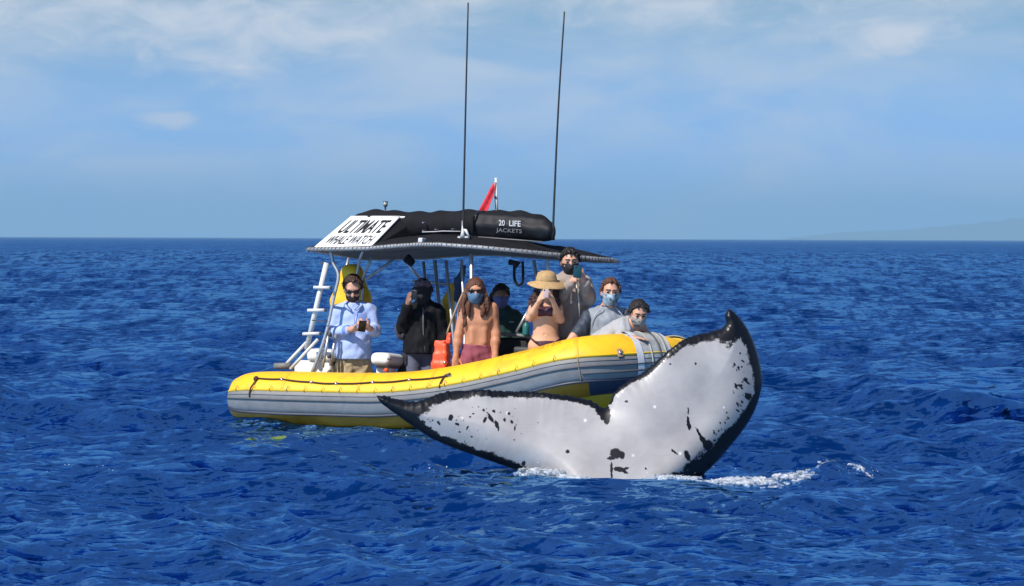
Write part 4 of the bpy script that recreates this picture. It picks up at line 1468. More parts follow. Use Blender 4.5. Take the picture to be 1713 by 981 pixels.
# white stern seat box low behind the tube
sb = bevel_box('stern_seat', BXW(535, 621, .62), BAX, (0.42, 0.34, 0.20), M_WHITE, None, 0.03)
tag(sb, 'low white moulded stern seat beside the ladder feet', 'seat')

# ---- seat box amidships with a rail
seat = thing('console_seat', BXW(862, 640, 1.0), 'black seat box with grey rail between shirtless man and hat woman', 'seat')
c0 = BXW(862, 585, .95)
bevel_box('seat_box', c0 - BW * 0.10, BAX, (0.46, 0.4, 0.42), M_BLKS, seat, 0.03)
tube('seat_rail', [BXW(826, 557.5, .72), BXW(905, 565, .72)], 0.017, M_GRY, seat, 10)
bevel_box('seat_cushion', BXW(876, 588, .70), BAX, (0.20, 0.12, 0.09), pmat('charcoal_cushion', (0.035, 0.035, 0.038), 0.6, 0.2, 10), seat, 0.03)
tube('seat_strut', [BXW(864, 556, .72), BXW(888, 512, .80)], 0.014, M_ALU, seat, 8)
bot = thing('drink_bottle', BXW(880, 561, .68), 'small teal bottle standing on the seat rail left of the hat woman', 'bottle')
lo = BXW(880, 561.5, .68)
V, F = lathe_geo([(0, 0), (0.032, 0.0), (0.036, 0.01), (0.036, 0.09), (0.03, 0.115), (0.016, 0.125), (0.016, 0.135)], lo, BAX, 14)
mesh_obj('bottle_body', V, F, M_TEAL, bot)
V, F = lathe_geo([(0.018, 0.133), (0.02, 0.134), (0.02, 0.158), (0, 0.16)], lo, BAX, 12)
mesh_obj('bottle_cap', V, F, M_DGRY, bot)

# ---- yellow floats hung on the canopy legs
def yfloat(name, parts, mat, label, noise=None):
    bl = Blob(0.010, 0.05)
    for p in parts:
        bl.cap(BXW(*p[0]), BXW(*p[1]), p[2], p[3])
    if noise:
        bl.noise = noise
    o = bl.build(name, mat)
    return tag(o, label, 'float', 'yellow floats')
yfloat('yellow_float', [((583, 456, .95), (594, 456, .95), .06, .06), ((583, 456, .95), (570, 505, .95), .075, .10), ((594, 456, .95), (606, 500, .95), .075, .09), ((570, 505, .95), (571, 540, .95), .10, .09), ((606, 500, .95), (604, 540, .95), .09, .09), ((588, 480, .95), (588, 535, .95), .1, .12)], M_YEL,
       'yellow inflated rescue float hanging behind the blue shirt man')
yfloat('yellow_float', [((756, 478, 1.1), (750, 505, 1.1), .03, .055), ((750, 505, 1.1), (752, 535, 1.1), .055, .05), ((752, 535, 1.1), (756, 556, 1.1), .05, .03)], M_YEL,
       'narrow yellow float hanging behind the orange dry bag')
bl = Blob(0.010, 0.03)
bl.cap(BXW(775, 448, 1.0), BXW(768, 470, 1.0), 0.03, 0.045).cap(BXW(768, 470, 1.0), BXW(764, 500, 1.0), 0.045, 0.035)
bl.noise = (0.006, 0.08, 4, (1.5, 1.5, 0.4))
tag(bl.build('hanging_towel', M_BLUE), 'dark blue towel hanging from canopy behind the long haired man', 'towel')

# ---- orange dry bag leaning on the tube
db = thing('dry_bag', BXW(738, 640, .36), 'orange roll top dry bag beside the shirtless man', 'bag')
bl = Blob(0.008, 0.03)
for f_ in (0.0, 0.33, 0.66, 1.0):
    c_ = BXW(740 - 3 * f_, 587 + 48 * f_, .35)
    bl.box(c_, BAX, (0.040 + 0.030 * f_, 0.030 + 0.02 * f_, 0.05), 0.028, 0.03)
bl.noise = (0.004, 0.14, 6, (1.4, 1.4, 0.4))
bl.build('bag_body', M_ORANGE, db)
bl = Blob(0.006, 0.015)
bl.box(BXW(737, 575, .33), BAX, (0.046, 0.014, 0.018), 0.014)
bl.box(BXW(737, 581, .33), BAX, (0.036, 0.014, 0.020), 0.014)
bl.box(BXW(751, 566, .33), BAX, (0.016, 0.006, 0.046), 0.008)
bl.noise = (0.0025, 0.07, 8, (1, 1, 1))
bl.build('roll_top', M_ORANGE, db)
tube('bag_strap', [BXW(748, 560, .32), BXW(750, 552, .32), BXW(757, 532, .34), BXW(768, 505, .38), BXW(777, 485, .42)], 0.010, M_TAN, db, 8)
V, F = lathe_geo([(0.0, 0.012), (0.016, 0.010), (0.02, 0.0)], BXW(744, 607, .245), (BU, BW, -BV), 10)
mesh_obj('buckle', V, F, M_STEEL, db)
oc = tube('orange_cone', [BXW(646, 622, .3), BXW(647, 616, .3)], [0.035, 0.012], M_ORANGE, None, 10)
tag(oc, 'small orange buoy tip showing over the tube below the engine', 'buoy')
# ------------------------------------------------------------------ people
def skin(name, c):
    return pmat(name, c, 0.48, 0.10, 10, 0.06, 90, spec=0.35, sss=0.10)
SK_FAIR = skin('skin_fair', (0.56, 0.30, 0.20))
SK_TAN = skin('skin_tan', (0.52, 0.235, 0.125))
SK_LIGHT = skin('skin_light', (0.64, 0.355, 0.215))
SK_DARK = skin('skin_brown', (0.26, 0.13, 0.085))
def hairm(name, c):
    """strands: colour and relief drawn out along the fall of the hair"""
    if name in MATS:
        return MATS[name]
    m, nt, b = mat_new(name)
    geo = nt.nodes.new('ShaderNodeNewGeometry')
    mp = nt.nodes.new('ShaderNodeMapping')
    mp.inputs['Scale'].default_value = (130, 130, 14)
    nt.links.new(geo.outputs['Position'], mp.inputs[0])
    nz = nt.nodes.new('ShaderNodeTexNoise')
    nz.inputs['Scale'].default_value = 1.0
    nz.inputs['Detail'].default_value = 3
    nz.inputs['Distortion'].default_value = 0.4
    nt.links.new(mp.outputs[0], nz.inputs['Vector'])
    rp = nt.nodes.new('ShaderNodeValToRGB')
    rp.color_ramp.elements[0].position = 0.3
    rp.color_ramp.elements[1].position = 0.72
    rp.color_ramp.elements[0].color = (*[x * 0.35 for x in c], 1)
    rp.color_ramp.elements[1].color = (*[x * 1.9 for x in c], 1)
    nt.links.new(nz.outputs[0], rp.inputs[0])
    nt.links.new(rp.outputs[0], b.inputs['Base Color'])
    b.inputs['Roughness'].default_value = 0.5
    b.inputs['Specular IOR Level'].default_value = 0.35
    bp = nt.nodes.new('ShaderNodeBump')
    bp.inputs['Strength'].default_value = 0.9
    bp.inputs['Distance'].default_value = 0.008
    nt.links.new(nz.outputs[0], bp.inputs['Height'])
    nt.links.new(bp.outputs[0], b.inputs['Normal'])
    MATS[name] = m
    return m
H_BLACK = hairm('hair_black', (0.012, 0.009, 0.008))
H_BROWN = hairm('hair_dark_brown', (0.035, 0.016, 0.009))
H_AUB = hairm('hair_auburn', (0.085, 0.032, 0.016))
H_LONG = hairm('hair_long_brown', (0.095, 0.036, 0.018))
M_PHONE = pmat('phone_case_black', (0.012, 0.012, 0.014), 0.3, 0.1, 30)
M_SHADES = pmat('dark_lens', (0.008, 0.008, 0.009), 0.12, 0.1, 30)
M_EYE = pmat('dark_eye', (0.015, 0.012, 0.01), 0.2, 0.1, 30)

class Person:
    def __init__(self, v, px, py, label, scale=1.0, face=(0, -1, 0), group=None):
        self.Y = BXW(px, py, v).y
        self.v = v
        self.s = scale
        self.f = Vector(face).normalized()
        self.r = Vector((0, 0, 1)).cross(self.f)       # the person's left hand side
        self.r = -self.r.normalized()
        self.label = label
        self.px = px
    def J(self, px, py, dy=0.0):
        return PX(px, py, self.Y + dy)
    def root(self, feet):
        self.t = thing('person', feet, self.label, 'person')
        return self.t
    # ---- head
    def set_head(self, c, face=(0, -1, 0), up=(0, 0, 1), scale=1.0):
        self.hc = c
        f = Vector(face).normalized()
        u = Vector(up).normalized()
        u = (u - f * u.dot(f)).normalized()
        r = f.cross(u)
        self.hf, self.hu, self.hr, self.hs = f, u, r, scale * self.s
    def H(self, r, f, u):
        return self.hc + (self.hr * r + self.hf * f + self.hu * u) * self.hs
    def hax(self):
        return (self.hr, self.hf, self.hu)
    def add_head(self, b, g=0.0, full=True):
        s, ax = self.hs, self.hax()
        e = lambda c, r, k=0.03, op='add': b.ell(self.H(*c), ax, tuple((x + g) * s for x in r), k, op)
        e((0, 0, 0.005), (0.074, 0.093, 0.098))
        e((0, 0.022, -0.055), (0.056, 0.066, 0.068))
        if full:
            e((0, 0.055, -0.098), (0.024, 0.024, 0.022), 0.03)
            b.cap(self.H(0, 0.088, 0.005), self.H(0, 0.108, -0.035), 0.009 * s, 0.015 * s, 0.012)
            e((0, 0.088, -0.068), (0.024, 0.012, 0.010), 0.01)
            e((0, 0.082, 0.022), (0.05, 0.014, 0.010), 0.02)
            for q in (-1, 1):
                e((q * 0.031, 0.093, -0.004), (0.017, 0.012, 0.010), 0.012, 'sub')
                e((q * 0.031, 0.080, -0.005), (0.014, 0.013, 0.010), 0.006)
                e((q * 0.074, -0.008, -0.015), (0.010, 0.020, 0.032), 0.01)
                e((q * 0.040, 0.062, -0.038), (0.020, 0.020, 0.018), 0.02)
    def add_neck(self, b, base, g=0.0):
        b.cap(self.H(0, -0.012, -0.07), base, (0.054 + g) * self.s, (0.062 + g) * self.s, 0.03)
    # ---- trunk
    def set_body(self, neck, shl, shr, waist, hip, width=1.0, depth=1.0):
        self.neck, self.shl, self.shr, self.waist, self.hip, self.w, self.d = neck, shl, shr, waist, hip, width, depth
    def add_torso(self, b, g=0.0, hips=True, chest=True, belly=0.0):
        s, w, d = self.s, self.w, self.d
        ax_r = (self.shr - self.shl).normalized()
        mid = (self.shl + self.shr) / 2
        up = (self.neck - self.waist).normalized()
        fw = up.cross(ax_r).normalized()
        if fw.dot(self.f) < 0:
            fw = -fw
        up = ax_r.cross(fw).normalized()
        if up.dot(self.neck - self.waist) < 0:
            up = -up
        ax = (ax_r, fw, up)
        self.tax = ax
        L = (mid - self.waist).length
        if chest:
            b.cap(self.shl + ax_r * 0.03 * s, self.shr - ax_r * 0.03 * s, (0.058 + g) * s, None, 0.05)
            b.cap(self.shl.lerp(self.neck, 0.25), self.neck, (0.045 + g) * s, (0.055 + g) * s, 0.04)
            b.cap(self.shr.lerp(self.neck, 0.25), self.neck, (0.045 + g) * s, (0.055 + g) * s, 0.04)
        c = mid.lerp(self.waist, 0.36)
        b.ell(c, ax, ((0.158 * w + g) * s, (0.108 * d + g) * s, L * 0.52 + g), 0.06)
        b.ell(self.waist.lerp(mid, 0.12), ax, ((0.138 * w + g) * s, ((0.095 + belly) * d + g) * s, L * 0.48 + g), 0.06)
        if hips:
            b.ell(self.hip.lerp(self.waist, 0.3), ax, ((0.155 * w + g) * s, (0.105 * d + g) * s, (self.waist - self.hip).length * 0.75 + 0.03 + g), 0.06)
        return ax
    def add_arm(self, b, sh, el, wr, g=0.0, t=2.0, k=0.03, fat=1.0):
        """t: 1 = down to the elbow, 2 = down to the wrist, between = part of the way"""
        s = self.s * fat
        r0, r1, r2 = 0.052, 0.041, 0.028
        if t <= 1:
            e = sh.lerp(el, t)
            b.cap(sh, e, (r0 + g) * s, (r0 + (r1 - r0) * t + g) * s, k)
            return e
        b.cap(sh, el, (r0 + g) * s, (r1 + g) * s, k)
        e = el.lerp(wr, t - 1)
        b.cap(el, el.lerp(e, 0.35), (r1 + g) * s, (r1 * 0.98 + g) * s, k)
        b.cap(el.lerp(e, 0.35), e, (r1 * 0.98 + g) * s, (r1 * 0.98 + (r2 - r1) * (t - 1) + g) * s, k)
        return e
    def add_leg(self, b, hip, kn, an, g=0.0, t=2.0, k=0.04, flare=0.0):
        s = self.s
        r0, r1, r2 = 0.086, 0.058, 0.040
        if t <= 1:
            b.cap(hip, hip.lerp(kn, t), (r0 + g) * s, (r0 + (r1 - r0) * t + g + flare) * s, k)
            return
        b.cap(hip, kn, (r0 + g) * s, (r1 + g) * s, k)
        e = kn.lerp(an, t - 1)
        b.cap(kn, kn.lerp(e, 0.4), (r1 + g) * s, (r1 * 1.0 + g) * s, k)
        b.cap(kn.lerp(e, 0.4), e, (r1 + g) * s, (r1 + (r2 - r1) * (t - 1) + g) * s, k)
    def add_foot(self, b, an, fdir, g=0.0):
        s = self.s
        fd = Vector(fdir).normalized()
        b.cap(an - Vector((0, 0, 0.03)), an + fd * 0.15 * s - Vector((0, 0, 0.045)), (0.038 + g) * s, (0.030 + g) * s, 0.03)
        b.cap(an - fd * 0.03 - Vector((0, 0, 0.035)), an - Vector((0, 0, 0.03)), (0.036 + g) * s, (0.04 + g) * s, 0.03)
    def hand(self, b, wr, d, n, side, curl=0.6, thumb=0.5, splay=0.0, size=1.0):
        """palm and five fingers; d towards the fingertips, n out of the palm, side = +1/-1 where the thumb leaves"""
        s = self.s * size
        d = Vector(d).normalized()
        n = Vector(n)
        n = (n - d * n.dot(d)).normalized()
        a = d.cross(n).normalized() * side             # across the palm, towards the thumb
        b.ell(wr + d * 0.048 * s, (d, a, n), (0.050 * s, 0.040 * s, 0.016 * s), 0.015)
        b.cap(wr, wr + d * 0.03 * s, 0.026 * s, 0.024 * s, 0.02)
        for i, (off, ln) in enumerate(((0.028, 0.068), (0.010, 0.076), (-0.009, 0.070), (-0.027, 0.054))):
            base = wr + (d * 0.083 + a * off) * s
            dd = (d + a * off * splay * 8).normalized()
            c1, c2 = curl * 0.8, curl * 1.7
            d1 = dd * math.cos(c1) + n * math.sin(c1)
            d2 = dd * math.cos(c2) + n * math.sin(c2)
            m = base + d1 * ln * 0.5 * s
            b.cap(base, m, 0.0095 * s, 0.009 * s, 0.006)
            b.cap(m, m + d2 * ln * 0.5 * s, 0.009 * s, 0.0078 * s, 0.004)
        tb = wr + (d * 0.028 + a * 0.030) * s
        t1 = (d * 0.65 + a * 0.65 + n * thumb * 0.6).normalized()
        t2 = (d * 0.85 + a * 0.2 + n * thumb).normalized()
        b.cap(tb, tb + t1 * 0.036 * s, 0.013 * s, 0.011 * s, 0.012)
        b.cap(tb + t1 * 0.036 * s, tb + t1 * 0.036 * s + t2 * 0.030 * s, 0.0105 * s, 0.0085 * s, 0.005)
    # ---- worn things
    def hair(self, mat, g=0.014, line=(0.062, 0.066), tilt=(0.75, -0.66), extra=None, noise=(0.004, 0.035), low=-0.11, voxel=0.006, clumps=26):
        b = Blob(voxel, 0.02)
        s, ax = self.hs, self.hax()
        b.ell(self.H(0, -0.004, 0.012), ax, tuple((x + g) * s for x in (0.074, 0.093, 0.098)))
        b.ell(self.H(0, -0.03, -0.04), ax, tuple((x + g * 0.6) * s for x in (0.066, 0.066, 0.07)))
        if extra:
            extra(b)
        b.noise = (noise[0], noise[1], 5, (1, 1, 0.5))
        b.clip(self.H(0, line[0], line[1]), self.hf * tilt[0] + self.hu * tilt[1])
        b.clip(self.H(0, 0, low), -self.hu)
        hair_o = b.build('hair', mat, self.t)
        # tufts that break the hairline and the outline
        c = Blob(voxel, 0.008)
        rr = random.Random(int(self.px) + 3)
        n_hair = (self.hf * tilt[0] + self.hu * tilt[1])
        p0 = self.H(0, line[0], line[1])
        for q in range(clumps * 5):
            a, e = rr.random() * 6.283, 0.0 + rr.random() * 1.45
            p = self.H(math.cos(a) * math.cos(e) * (0.074 + g), math.sin(a) * math.cos(e) * (0.092 + g), 0.012 + math.sin(e) * (0.096 + g))
            if (p - p0).dot(n_hair) > 0.008:
                continue
            out = (p - self.hc).normalized()
            d_ = (self.hr * (rr.random() - 0.5) * 0.8 + self.hf * (rr.random() * 0.9) - self.hu * 0.55 + out * 0.25).normalized() * (0.022 + 0.02 * rr.random())
            c.cap(p - out * 0.006, p + d_, 0.011 * s, 0.004 * s, 0.004)
        V, F = c.mesh()
        me = hair_o.data
        base = [tuple(v.co) for v in me.vertices]
        faces = [tuple(f.vertices) for f in me.polygons]
        n0 = len(base)
        me2 = bpy.data.meshes.new('hair')
        me2.from_pydata(base + V.tolist(), [], faces + (F + n0).tolist())
        me2.polygons.foreach_set('use_smooth', [True] * len(me2.polygons))
        me2.materials.append(mat)
        hair_o.data = me2
        return hair_o
    def mask(self, mat, top=-0.008, bottom=-0.122, back=0.022, g=0.010):
        b = Blob(0.005, 0.02)
        s, ax = self.hs, self.hax()
        for c, r in (((0, 0, 0.005), (0.074, 0.093, 0.098)), ((0, 0.024, -0.055), (0.057, 0.068, 0.070)), ((0, 0.075, -0.05), (0.03, 0.042, 0.034))):
            b.ell(self.H(*c), ax, tuple((x + g) * s for x in r))
        b.clip(self.H(0, 0.09, top), self.hu * 0.97 - self.hf * 0.05)
        b.clip(self.H(0, 0, bottom), -self.hu)
        b.clip(self.H(0, back, 0), -self.hf)
        o = b.build('face_mask', mat, self.t)
        for q in (-1, 1):
            tube('mask_loop', [self.H(q * 0.066, back + 0.004, -0.03), self.H(q * 0.080, 0.0, -0.012), self.H(q * 0.082, -0.012, 0.0)], 0.003, mat, self.t, 5)
        return o
    def shades(self):
        b = Blob(0.004, 0.006)
        s, ax = self.hs, self.hax()
        for q in (-1, 1):
            b.ell(self.H(q * 0.032, 0.093, -0.004), ax, (0.027 * s, 0.010 * s, 0.020 * s))
            b.cap(self.H(q * 0.056, 0.080, 0.006), self.H(q * 0.078, 0.0, 0.0), 0.006 * s, 0.005 * s)
        b.cap(self.H(-0.02, 0.102, 0.006), self.H(0.02, 0.102, 0.006), 0.006 * s)
        return b.build('sunglasses', M_SHADES, self.t)
    def eyes(self, brow):
        s, ax = self.hs, self.hax()
        for q in (-1, 1):
            b = Blob(0.0035, 0.004)
            b.ell(self.H(q * 0.031, 0.089, -0.004), ax, (0.013 * s, 0.007 * s, 0.007 * s))
            b.build('eye', M_EYE, self.t)
            b = Blob(0.0035, 0.004)
            b.cap(self.H(q * 0.015, 0.098, 0.018), self.H(q * 0.048, 0.088, 0.020), 0.006 * s, 0.004 * s)
            b.build('eyebrow', brow, self.t)

def phone(c, up, nrm, label, size=(0.075, 0.15, 0.010), mat=None):
    up = Vector(up).normalized()
    nrm = Vector(nrm)
    nrm = (nrm - up * nrm.dot(up)).normalized()
    rt = up.cross(nrm)
    t = thing('phone', c - up * size[1] / 2, label, 'phone', 'phones held up by passengers')
    bevel_box('phone_body', c, (rt, up, nrm), size, mat or M_PHONE, t, 0.004, 2)
    V, F = lathe_geo([(0.0, 0.002), (0.008, 0.002), (0.009, -0.003)], c + nrm * (size[2] / 2) + up * size[1] * 0.36 - rt * size[0] * 0.25, (rt, up, nrm), 10)
    mesh_obj('camera_lens', V, F, M_SHADES, t)
    V = [tuple(c - nrm * (size[2] / 2 + 0.0012) + rt * x * size[0] * 0.44 + up * y * size[1] * 0.46) for x, y in ((-1, -1), (1, -1), (1, 1), (-1, 1))]
    mesh_obj('screen', V, [(0, 1, 2, 3)], M_SHADES, t, False)
    return t
def deck_under(p, lift=0.0):
    q = p - BO
    u, v = q.dot(BU), q.dot(BV)
    return BP(u, v, DECK_W + lift)

DN = Vector((0, 0, -1))
CAMW = Vector((0, -1, 0))

# ---- raised foredeck and step the front passengers stand on
fd_pts = [(2.75, 0.24), (3.35, 0.24), (3.95, 0.52), (3.95, BEAM - 0.52), (3.35, BEAM - 0.24), (2.75, BEAM - 0.24)]
V = [tuple(BP(u, v, -0.08)) for u, v in fd_pts] + [tuple(BP(u, v, DECK_W + 0.004)) for u, v in fd_pts]
n_ = len(fd_pts)
mesh_obj('foredeck', V, [tuple(range(n_)), tuple(range(2 * n_ - 1, n_ - 1, -1))] + [(i, i + n_, (i + 1) % n_ + n_, (i + 1) % n_) for i in range(n_)], M_DECK, boat, False)

def std_legs(P, b, hip, deckz, spread=0.085, kneef=0.03, foot=True, part=None, g=0.0, t=2.0, flare=0.0):
    out = []
    for q in (-1, 1):
        h = hip + P.r * q * spread * P.s - Vector((0, 0, 0.03))
        a = Vector((h.x + P.r.x * q * 0.03, h.y + P.r.y * q * 0.03, deckz + 0.075))
        k = (h + a) / 2 + P.f * kneef + Vector((0, 0, 0.02))
        P.add_leg(b, h, k, a, g, t, flare=flare)
        if foot and t >= 2:
            P.add_foot(b, a, P.f + P.r * q * 0.25, g)
        out.append((h, k, a))
    return out

# ================= 1 man in a light blue shirt
P = Person(0.55, 590, 560, 'bearded man in light blue shirt and khaki shorts looking at phone')
hip = P.J(592, 610)
fz = deck_under(hip).z
P.root(Vector((hip.x, hip.y, fz)))
P.set_head(P.J(590, 481, -0.03), face=(0.04, -0.9, -0.42), up=(0.03, -0.42, 0.9), scale=1.13)
P.set_body(P.J(591, 510), P.J(563, 522), P.J(620, 521), P.J(592, 582), hip, 1.0, 1.05)
E1, W1 = P.J(558, 557, -0.04), P.J(589, 551, -0.26)
E2, W2 = P.J(628, 554, -0.04), P.J(617, 549, -0.28)
b = Blob(0.0085)
P.add_head(b); P.add_neck(b, P.neck); P.add_torso(b)
P.add_arm(b, P.shl, E1, W1); P.add_arm(b, P.shr, E2, W2)
P.hand(b, W1, (0.95, -0.35, 0.05), (0, 0.35, 0.9), 1, 0.75, 0.7)
P.hand(b, W2, (-0.6, -0.6, 0.35), (-0.5, 0.5, 0.6), -1, 0.8, 0.7)
std_legs(P, b, hip, fz)
b.build('body', SK_FAIR, P.t)
P.hair(H_BROWN, 0.014, line=(0.05, 0.066), tilt=(0.9, -0.45))
b = Blob(0.006, 0.02)
b.ell(P.H(0, 0.026, -0.064), P.hax(), (0.070, 0.083, 0.080)); b.ell(P.H(0, 0.06, -0.105), P.hax(), (0.038, 0.034, 0.034)); b.noise = (0.003, 0.03, 3, (1, 1, 1))
b.clip(P.H(0, 0.07, -0.048), P.hu - P.hf * 0.1); b.clip(P.H(0, -0.005, 0), -P.hf)
b.build('beard', H_BROWN, P.t)
P.shades()
M_SHIRT = pmat('light_blue_shirt', (0.36, 0.46, 0.74), 0.75, 0.06, 8, 0.5, 26)
b = Blob(0.0095, 0.03)
P.add_torso(b, 0.016)
P.add_arm(b, P.shl, E1, W1, 0.016, 1.72); P.add_arm(b, P.shr, E2, W2, 0.016, 1.6)
b.cap(P.J(592, 575), P.J(592, 600), 0.165, 0.170, 0.05)
b.noise = (0.0045, 0.15, 21, (1, 1, 0.8))
b.clip(P.J(592, 601), (0, 0, -1)); b.clip(P.neck + Vector((0, -0.03, 0.035)), (0, -0.35, 1)); b.clip(P.J(592, 560, -0.215), (0, -1, 0)) if False else None
b.build('shirt', M_SHIRT, P.t)
# collar, placket, pocket
M_COL = pmat('navy_collar_lining', (0.03, 0.045, 0.10), 0.8, 0.1)
for q in (-1, 1):
    pts = [P.J(591 + q * 14, 508, 0.02), P.J(591 + q * 13, 512, -0.10), P.J(591 + q * 4, 520, -0.135)]
    tube('collar', pts, [0.016, 0.018, 0.008], M_SHIRT, P.t, 8)
    tube('collar_lining', [p + Vector((-q * 0.012, -0.006, 0.004)) for p in pts], [0.008, 0.009, 0.004], M_COL, P.t, 6)
tube('placket', [P.J(593, 520, -0.142), P.J(593, 540, -0.150), P.J(594, 570, -0.140), P.J(594, 600, -0.168)], 0.0035, pmat('placket_shade', (0.24, 0.31, 0.56), 0.8, 0.1), P.t, 6)
bevel_box('pocket', P.J(606, 531, -0.128), (Vector((0.97, 0.2, 0)).normalized(), Vector((-0.2, 0.97, 0)).normalized(), Vector((0, 0, 1))), (0.085, 0.012, 0.085), pmat('pocket_blue', (0.22, 0.31, 0.60), 0.8, 0.08), P.t, 0.005, 2)
tube('cuff', [E1.lerp(W1, 0.66), E1.lerp(W1, 0.78)], 0.052, pmat('blue_cuff', (0.16, 0.27, 0.72), 0.75, 0.08), P.t, 14)
tube('cuff', [E2.lerp(W2, 0.55), E2.lerp(W2, 0.64)], 0.053, M_SHIRT, P.t, 14)
M_KHAKI = pmat('khaki_cotton', (0.42, 0.33, 0.20), 0.85, 0.12, 9, 0.5, 24)
b = Blob(0.010, 0.04)
P.add_torso(b, 0.012, True, False); std_legs(P, b, hip, fz, foot=False, g=0.022, t=0.95, flare=0.02)
b.noise = (0.007, 0.10, 4, (1, 1, 0.5)); b.clip(P.J(592, 585), (0, 0, 1))
b.build('shorts', M_KHAKI, P.t)
phone(P.J(606, 546, -0.36), (0.15, -0.55, 0.85), (0, -0.85, -0.5), 'dark phone in the hands of the blue shirt man', (0.075, 0.13, 0.011))

# ================= 2 person in a black jacket and cap
P = Person(0.80, 706, 560, 'person in black jacket and mottled cap holding phone to face')
hip = P.J(706, 592)
fz = deck_under(hip).z
P.root(Vector((hip.x, hip.y, fz)))
P.set_head(P.J(707, 487, -0.02), face=(-0.12, -1, 0.0), scale=1.09)
P.set_body(P.J(708, 513), P.J(684, 524), P.J(733, 524), P.J(706, 568), hip, 1.0, 1.0)
E1, W1 = P.J(673, 548, -0.06), P.J(683, 508, -0.20)
E2, W2 = P.J(742, 560, 0.0), P.J(734, 592, -0.10)
b = Blob(0.0085)
P.add_head(b); P.add_neck(b, P.neck); P.add_torso(b)
P.add_arm(b, P.shl, E1, W1); P.add_arm(b, P.shr, E2, W2)
P.hand(b, W1, (0.12, -0.1, 1), (0.85, 0.5, 0), -1, 0.8, 0.6)
P.hand(b, W2, (0, -0.2, -1), (-0.6, 0.8, 0), 1, 0.5, 0.4)
std_legs(P, b, hip, fz)
b.build('body', SK_DARK, P.t)
P.hair(H_BLACK, 0.010, line=(0.03, 0.05), tilt=(1, -0.2))
P.mask(pmat('black_mask', (0.012, 0.012, 0.015), 0.8, 0.2), 0.03, -0.14, 0.0, 0.012)
M_JKT = pmat('black_jacket', (0.006, 0.006, 0.008), 0.8, 0.25, 9, 0.4, 24, spec=0.2)
b = Blob(0.010, 0.04)
P.add_torso(b, 0.030)
P.add_arm(b, P.shl, E1, W1, 0.024, 1.85); P.add_arm(b, P.shr, E2, W2, 0.024, 1.95)
b.cap(P.J(706, 570), P.J(708, 588), 0.175, 0.180, 0.05); b.cap(P.neck + DN * 0.01, P.neck + Vector((0, 0, 0.03)), 0.08, 0.078, 0.03)
b.noise = (0.007, 0.12, 31, (1, 1, 0.9)); b.clip(P.J(706, 592), (0, 0, -1))
b.build('jacket', M_JKT, P.t)
tube('zip', [P.J(708, 515, -0.155), P.J(708, 545, -0.165), P.J(709, 570, -0.16), P.J(712, 590, -0.19)], 0.006, pmat('zip_grey', (0.12, 0.12, 0.12), 0.5, 0.1), P.t, 6)
M_LEGG = pmat('slate_leggings', (0.10, 0.115, 0.17), 0.7, 0.12, 10, 0.3, 30)
b = Blob(0.010, 0.04)
P.add_torso(b, 0.008, True, False); std_legs(P, b, hip, fz, foot=False, g=0.010, t=1.9)
b.clip(P.J(706, 580), (0, 0, 1)); b.build('leggings', M_LEGG, P.t)
b = Blob(0.010, 0.03)
b.cap(P.J(688, 575, -0.02), P.J(679, 622, 0.0), 0.055, 0.075); b.cap(P.J(680, 600), P.J(676, 625), 0.06, 0.06)
b.noise = (0.008, 0.10, 7, (1, 1, 0.4)); b.build('tied_sweater', pmat('navy_fleece', (0.012, 0.014, 0.026), 0.9, 0.2), P.t)
b = Blob(0.007, 0.02)
b.ell(P.H(0, -0.004, 0.028), P.hax(), (0.094, 0.112, 0.100)); b.noise = (0.002, 0.05, 2, (1, 1, 1)); b.clip(P.H(0, 0, 0.034), -P.hu)
M_CAP = pmat('mottled_cap', (0.05, 0.035, 0.045), 0.85, 0.3, 22, 0.4, 60, col2=(0.26, 0.14, 0.17))
b.build('cap', M_CAP, P.t)
b = Blob(0.006, 0.015)
b.ell(P.H(0, 0.125, 0.035), P.hax(), (0.068, 0.062, 0.009)); b.build('cap_brim', pmat('brim_dark', (0.02, 0.015, 0.02), 0.8, 0.2), P.t)
phone(P.J(693, 494, -0.27), (0.05, 0, 1), (-0.35, -1, 0), 'black phone at the face of the black jacket person', (0.062, 0.10, 0.010))
sbag = Blob(0.0095, 0.03)
sbag.cap(P.J(676, 545, 0.22), P.J(671, 551, 0.22), 0.07, 0.065).cap(P.J(674, 560, 0.22), P.J(684, 560, 0.22), 0.06, 0.06)
tag(sbag.build('shoulder_bag', pmat('maroon_bag', (0.05, 0.015, 0.028), 0.7, 0.3, 10, col2=(0.14, 0.14, 0.16)), None), 'maroon and grey bag behind the arm of the black jacket person', 'bag')

# ================= 3 shirtless man with long hair
P = Person(0.36, 796, 560, 'shirtless man with long brown hair, blue mask and mauve shorts')
hip = P.J(800, 597)
fz = deck_under(hip).z
P.root(Vector((hip.x, hip.y, fz)))
P.set_head(P.J(795, 486, -0.04), face=(0.06, -1, -0.06), up=(0.04, 0, 1), scale=1.10)
P.set_body(P.J(796, 513), P.J(775, 523), P.J(825, 522), P.J(801, 572), hip, 0.96, 0.95)
E1, W1 = P.J(767, 561, -0.02), P.J(763, 597, -0.05)
E2, W2 = P.J(830, 559, -0.02), P.J(829, 594, -0.07)
b = Blob(0.0085)
P.add_head(b); P.add_neck(b, P.neck); P.add_torso(b)
ax = P.tax
for q, x in ((-1, 786), (1, 812)):
    b.ell(P.J(x, 536, -0.065), ax, (0.065, 0.035, 0.048), 0.04)
b.ell(P.J(801, 583, -0.10), XYZ, (0.007, 0.02, 0.008), 0.008, 'sub')
b.cap(P.J(800, 545, -0.118), P.J(801, 578, -0.112), 0.012, 0.012, 0.02, 'sub')
for q, x in ((-1, 790), (1, 811)):
    b.cap(P.J(x, 552, -0.075), P.J(x, 572, -0.075), 0.028, 0.026, 0.03)
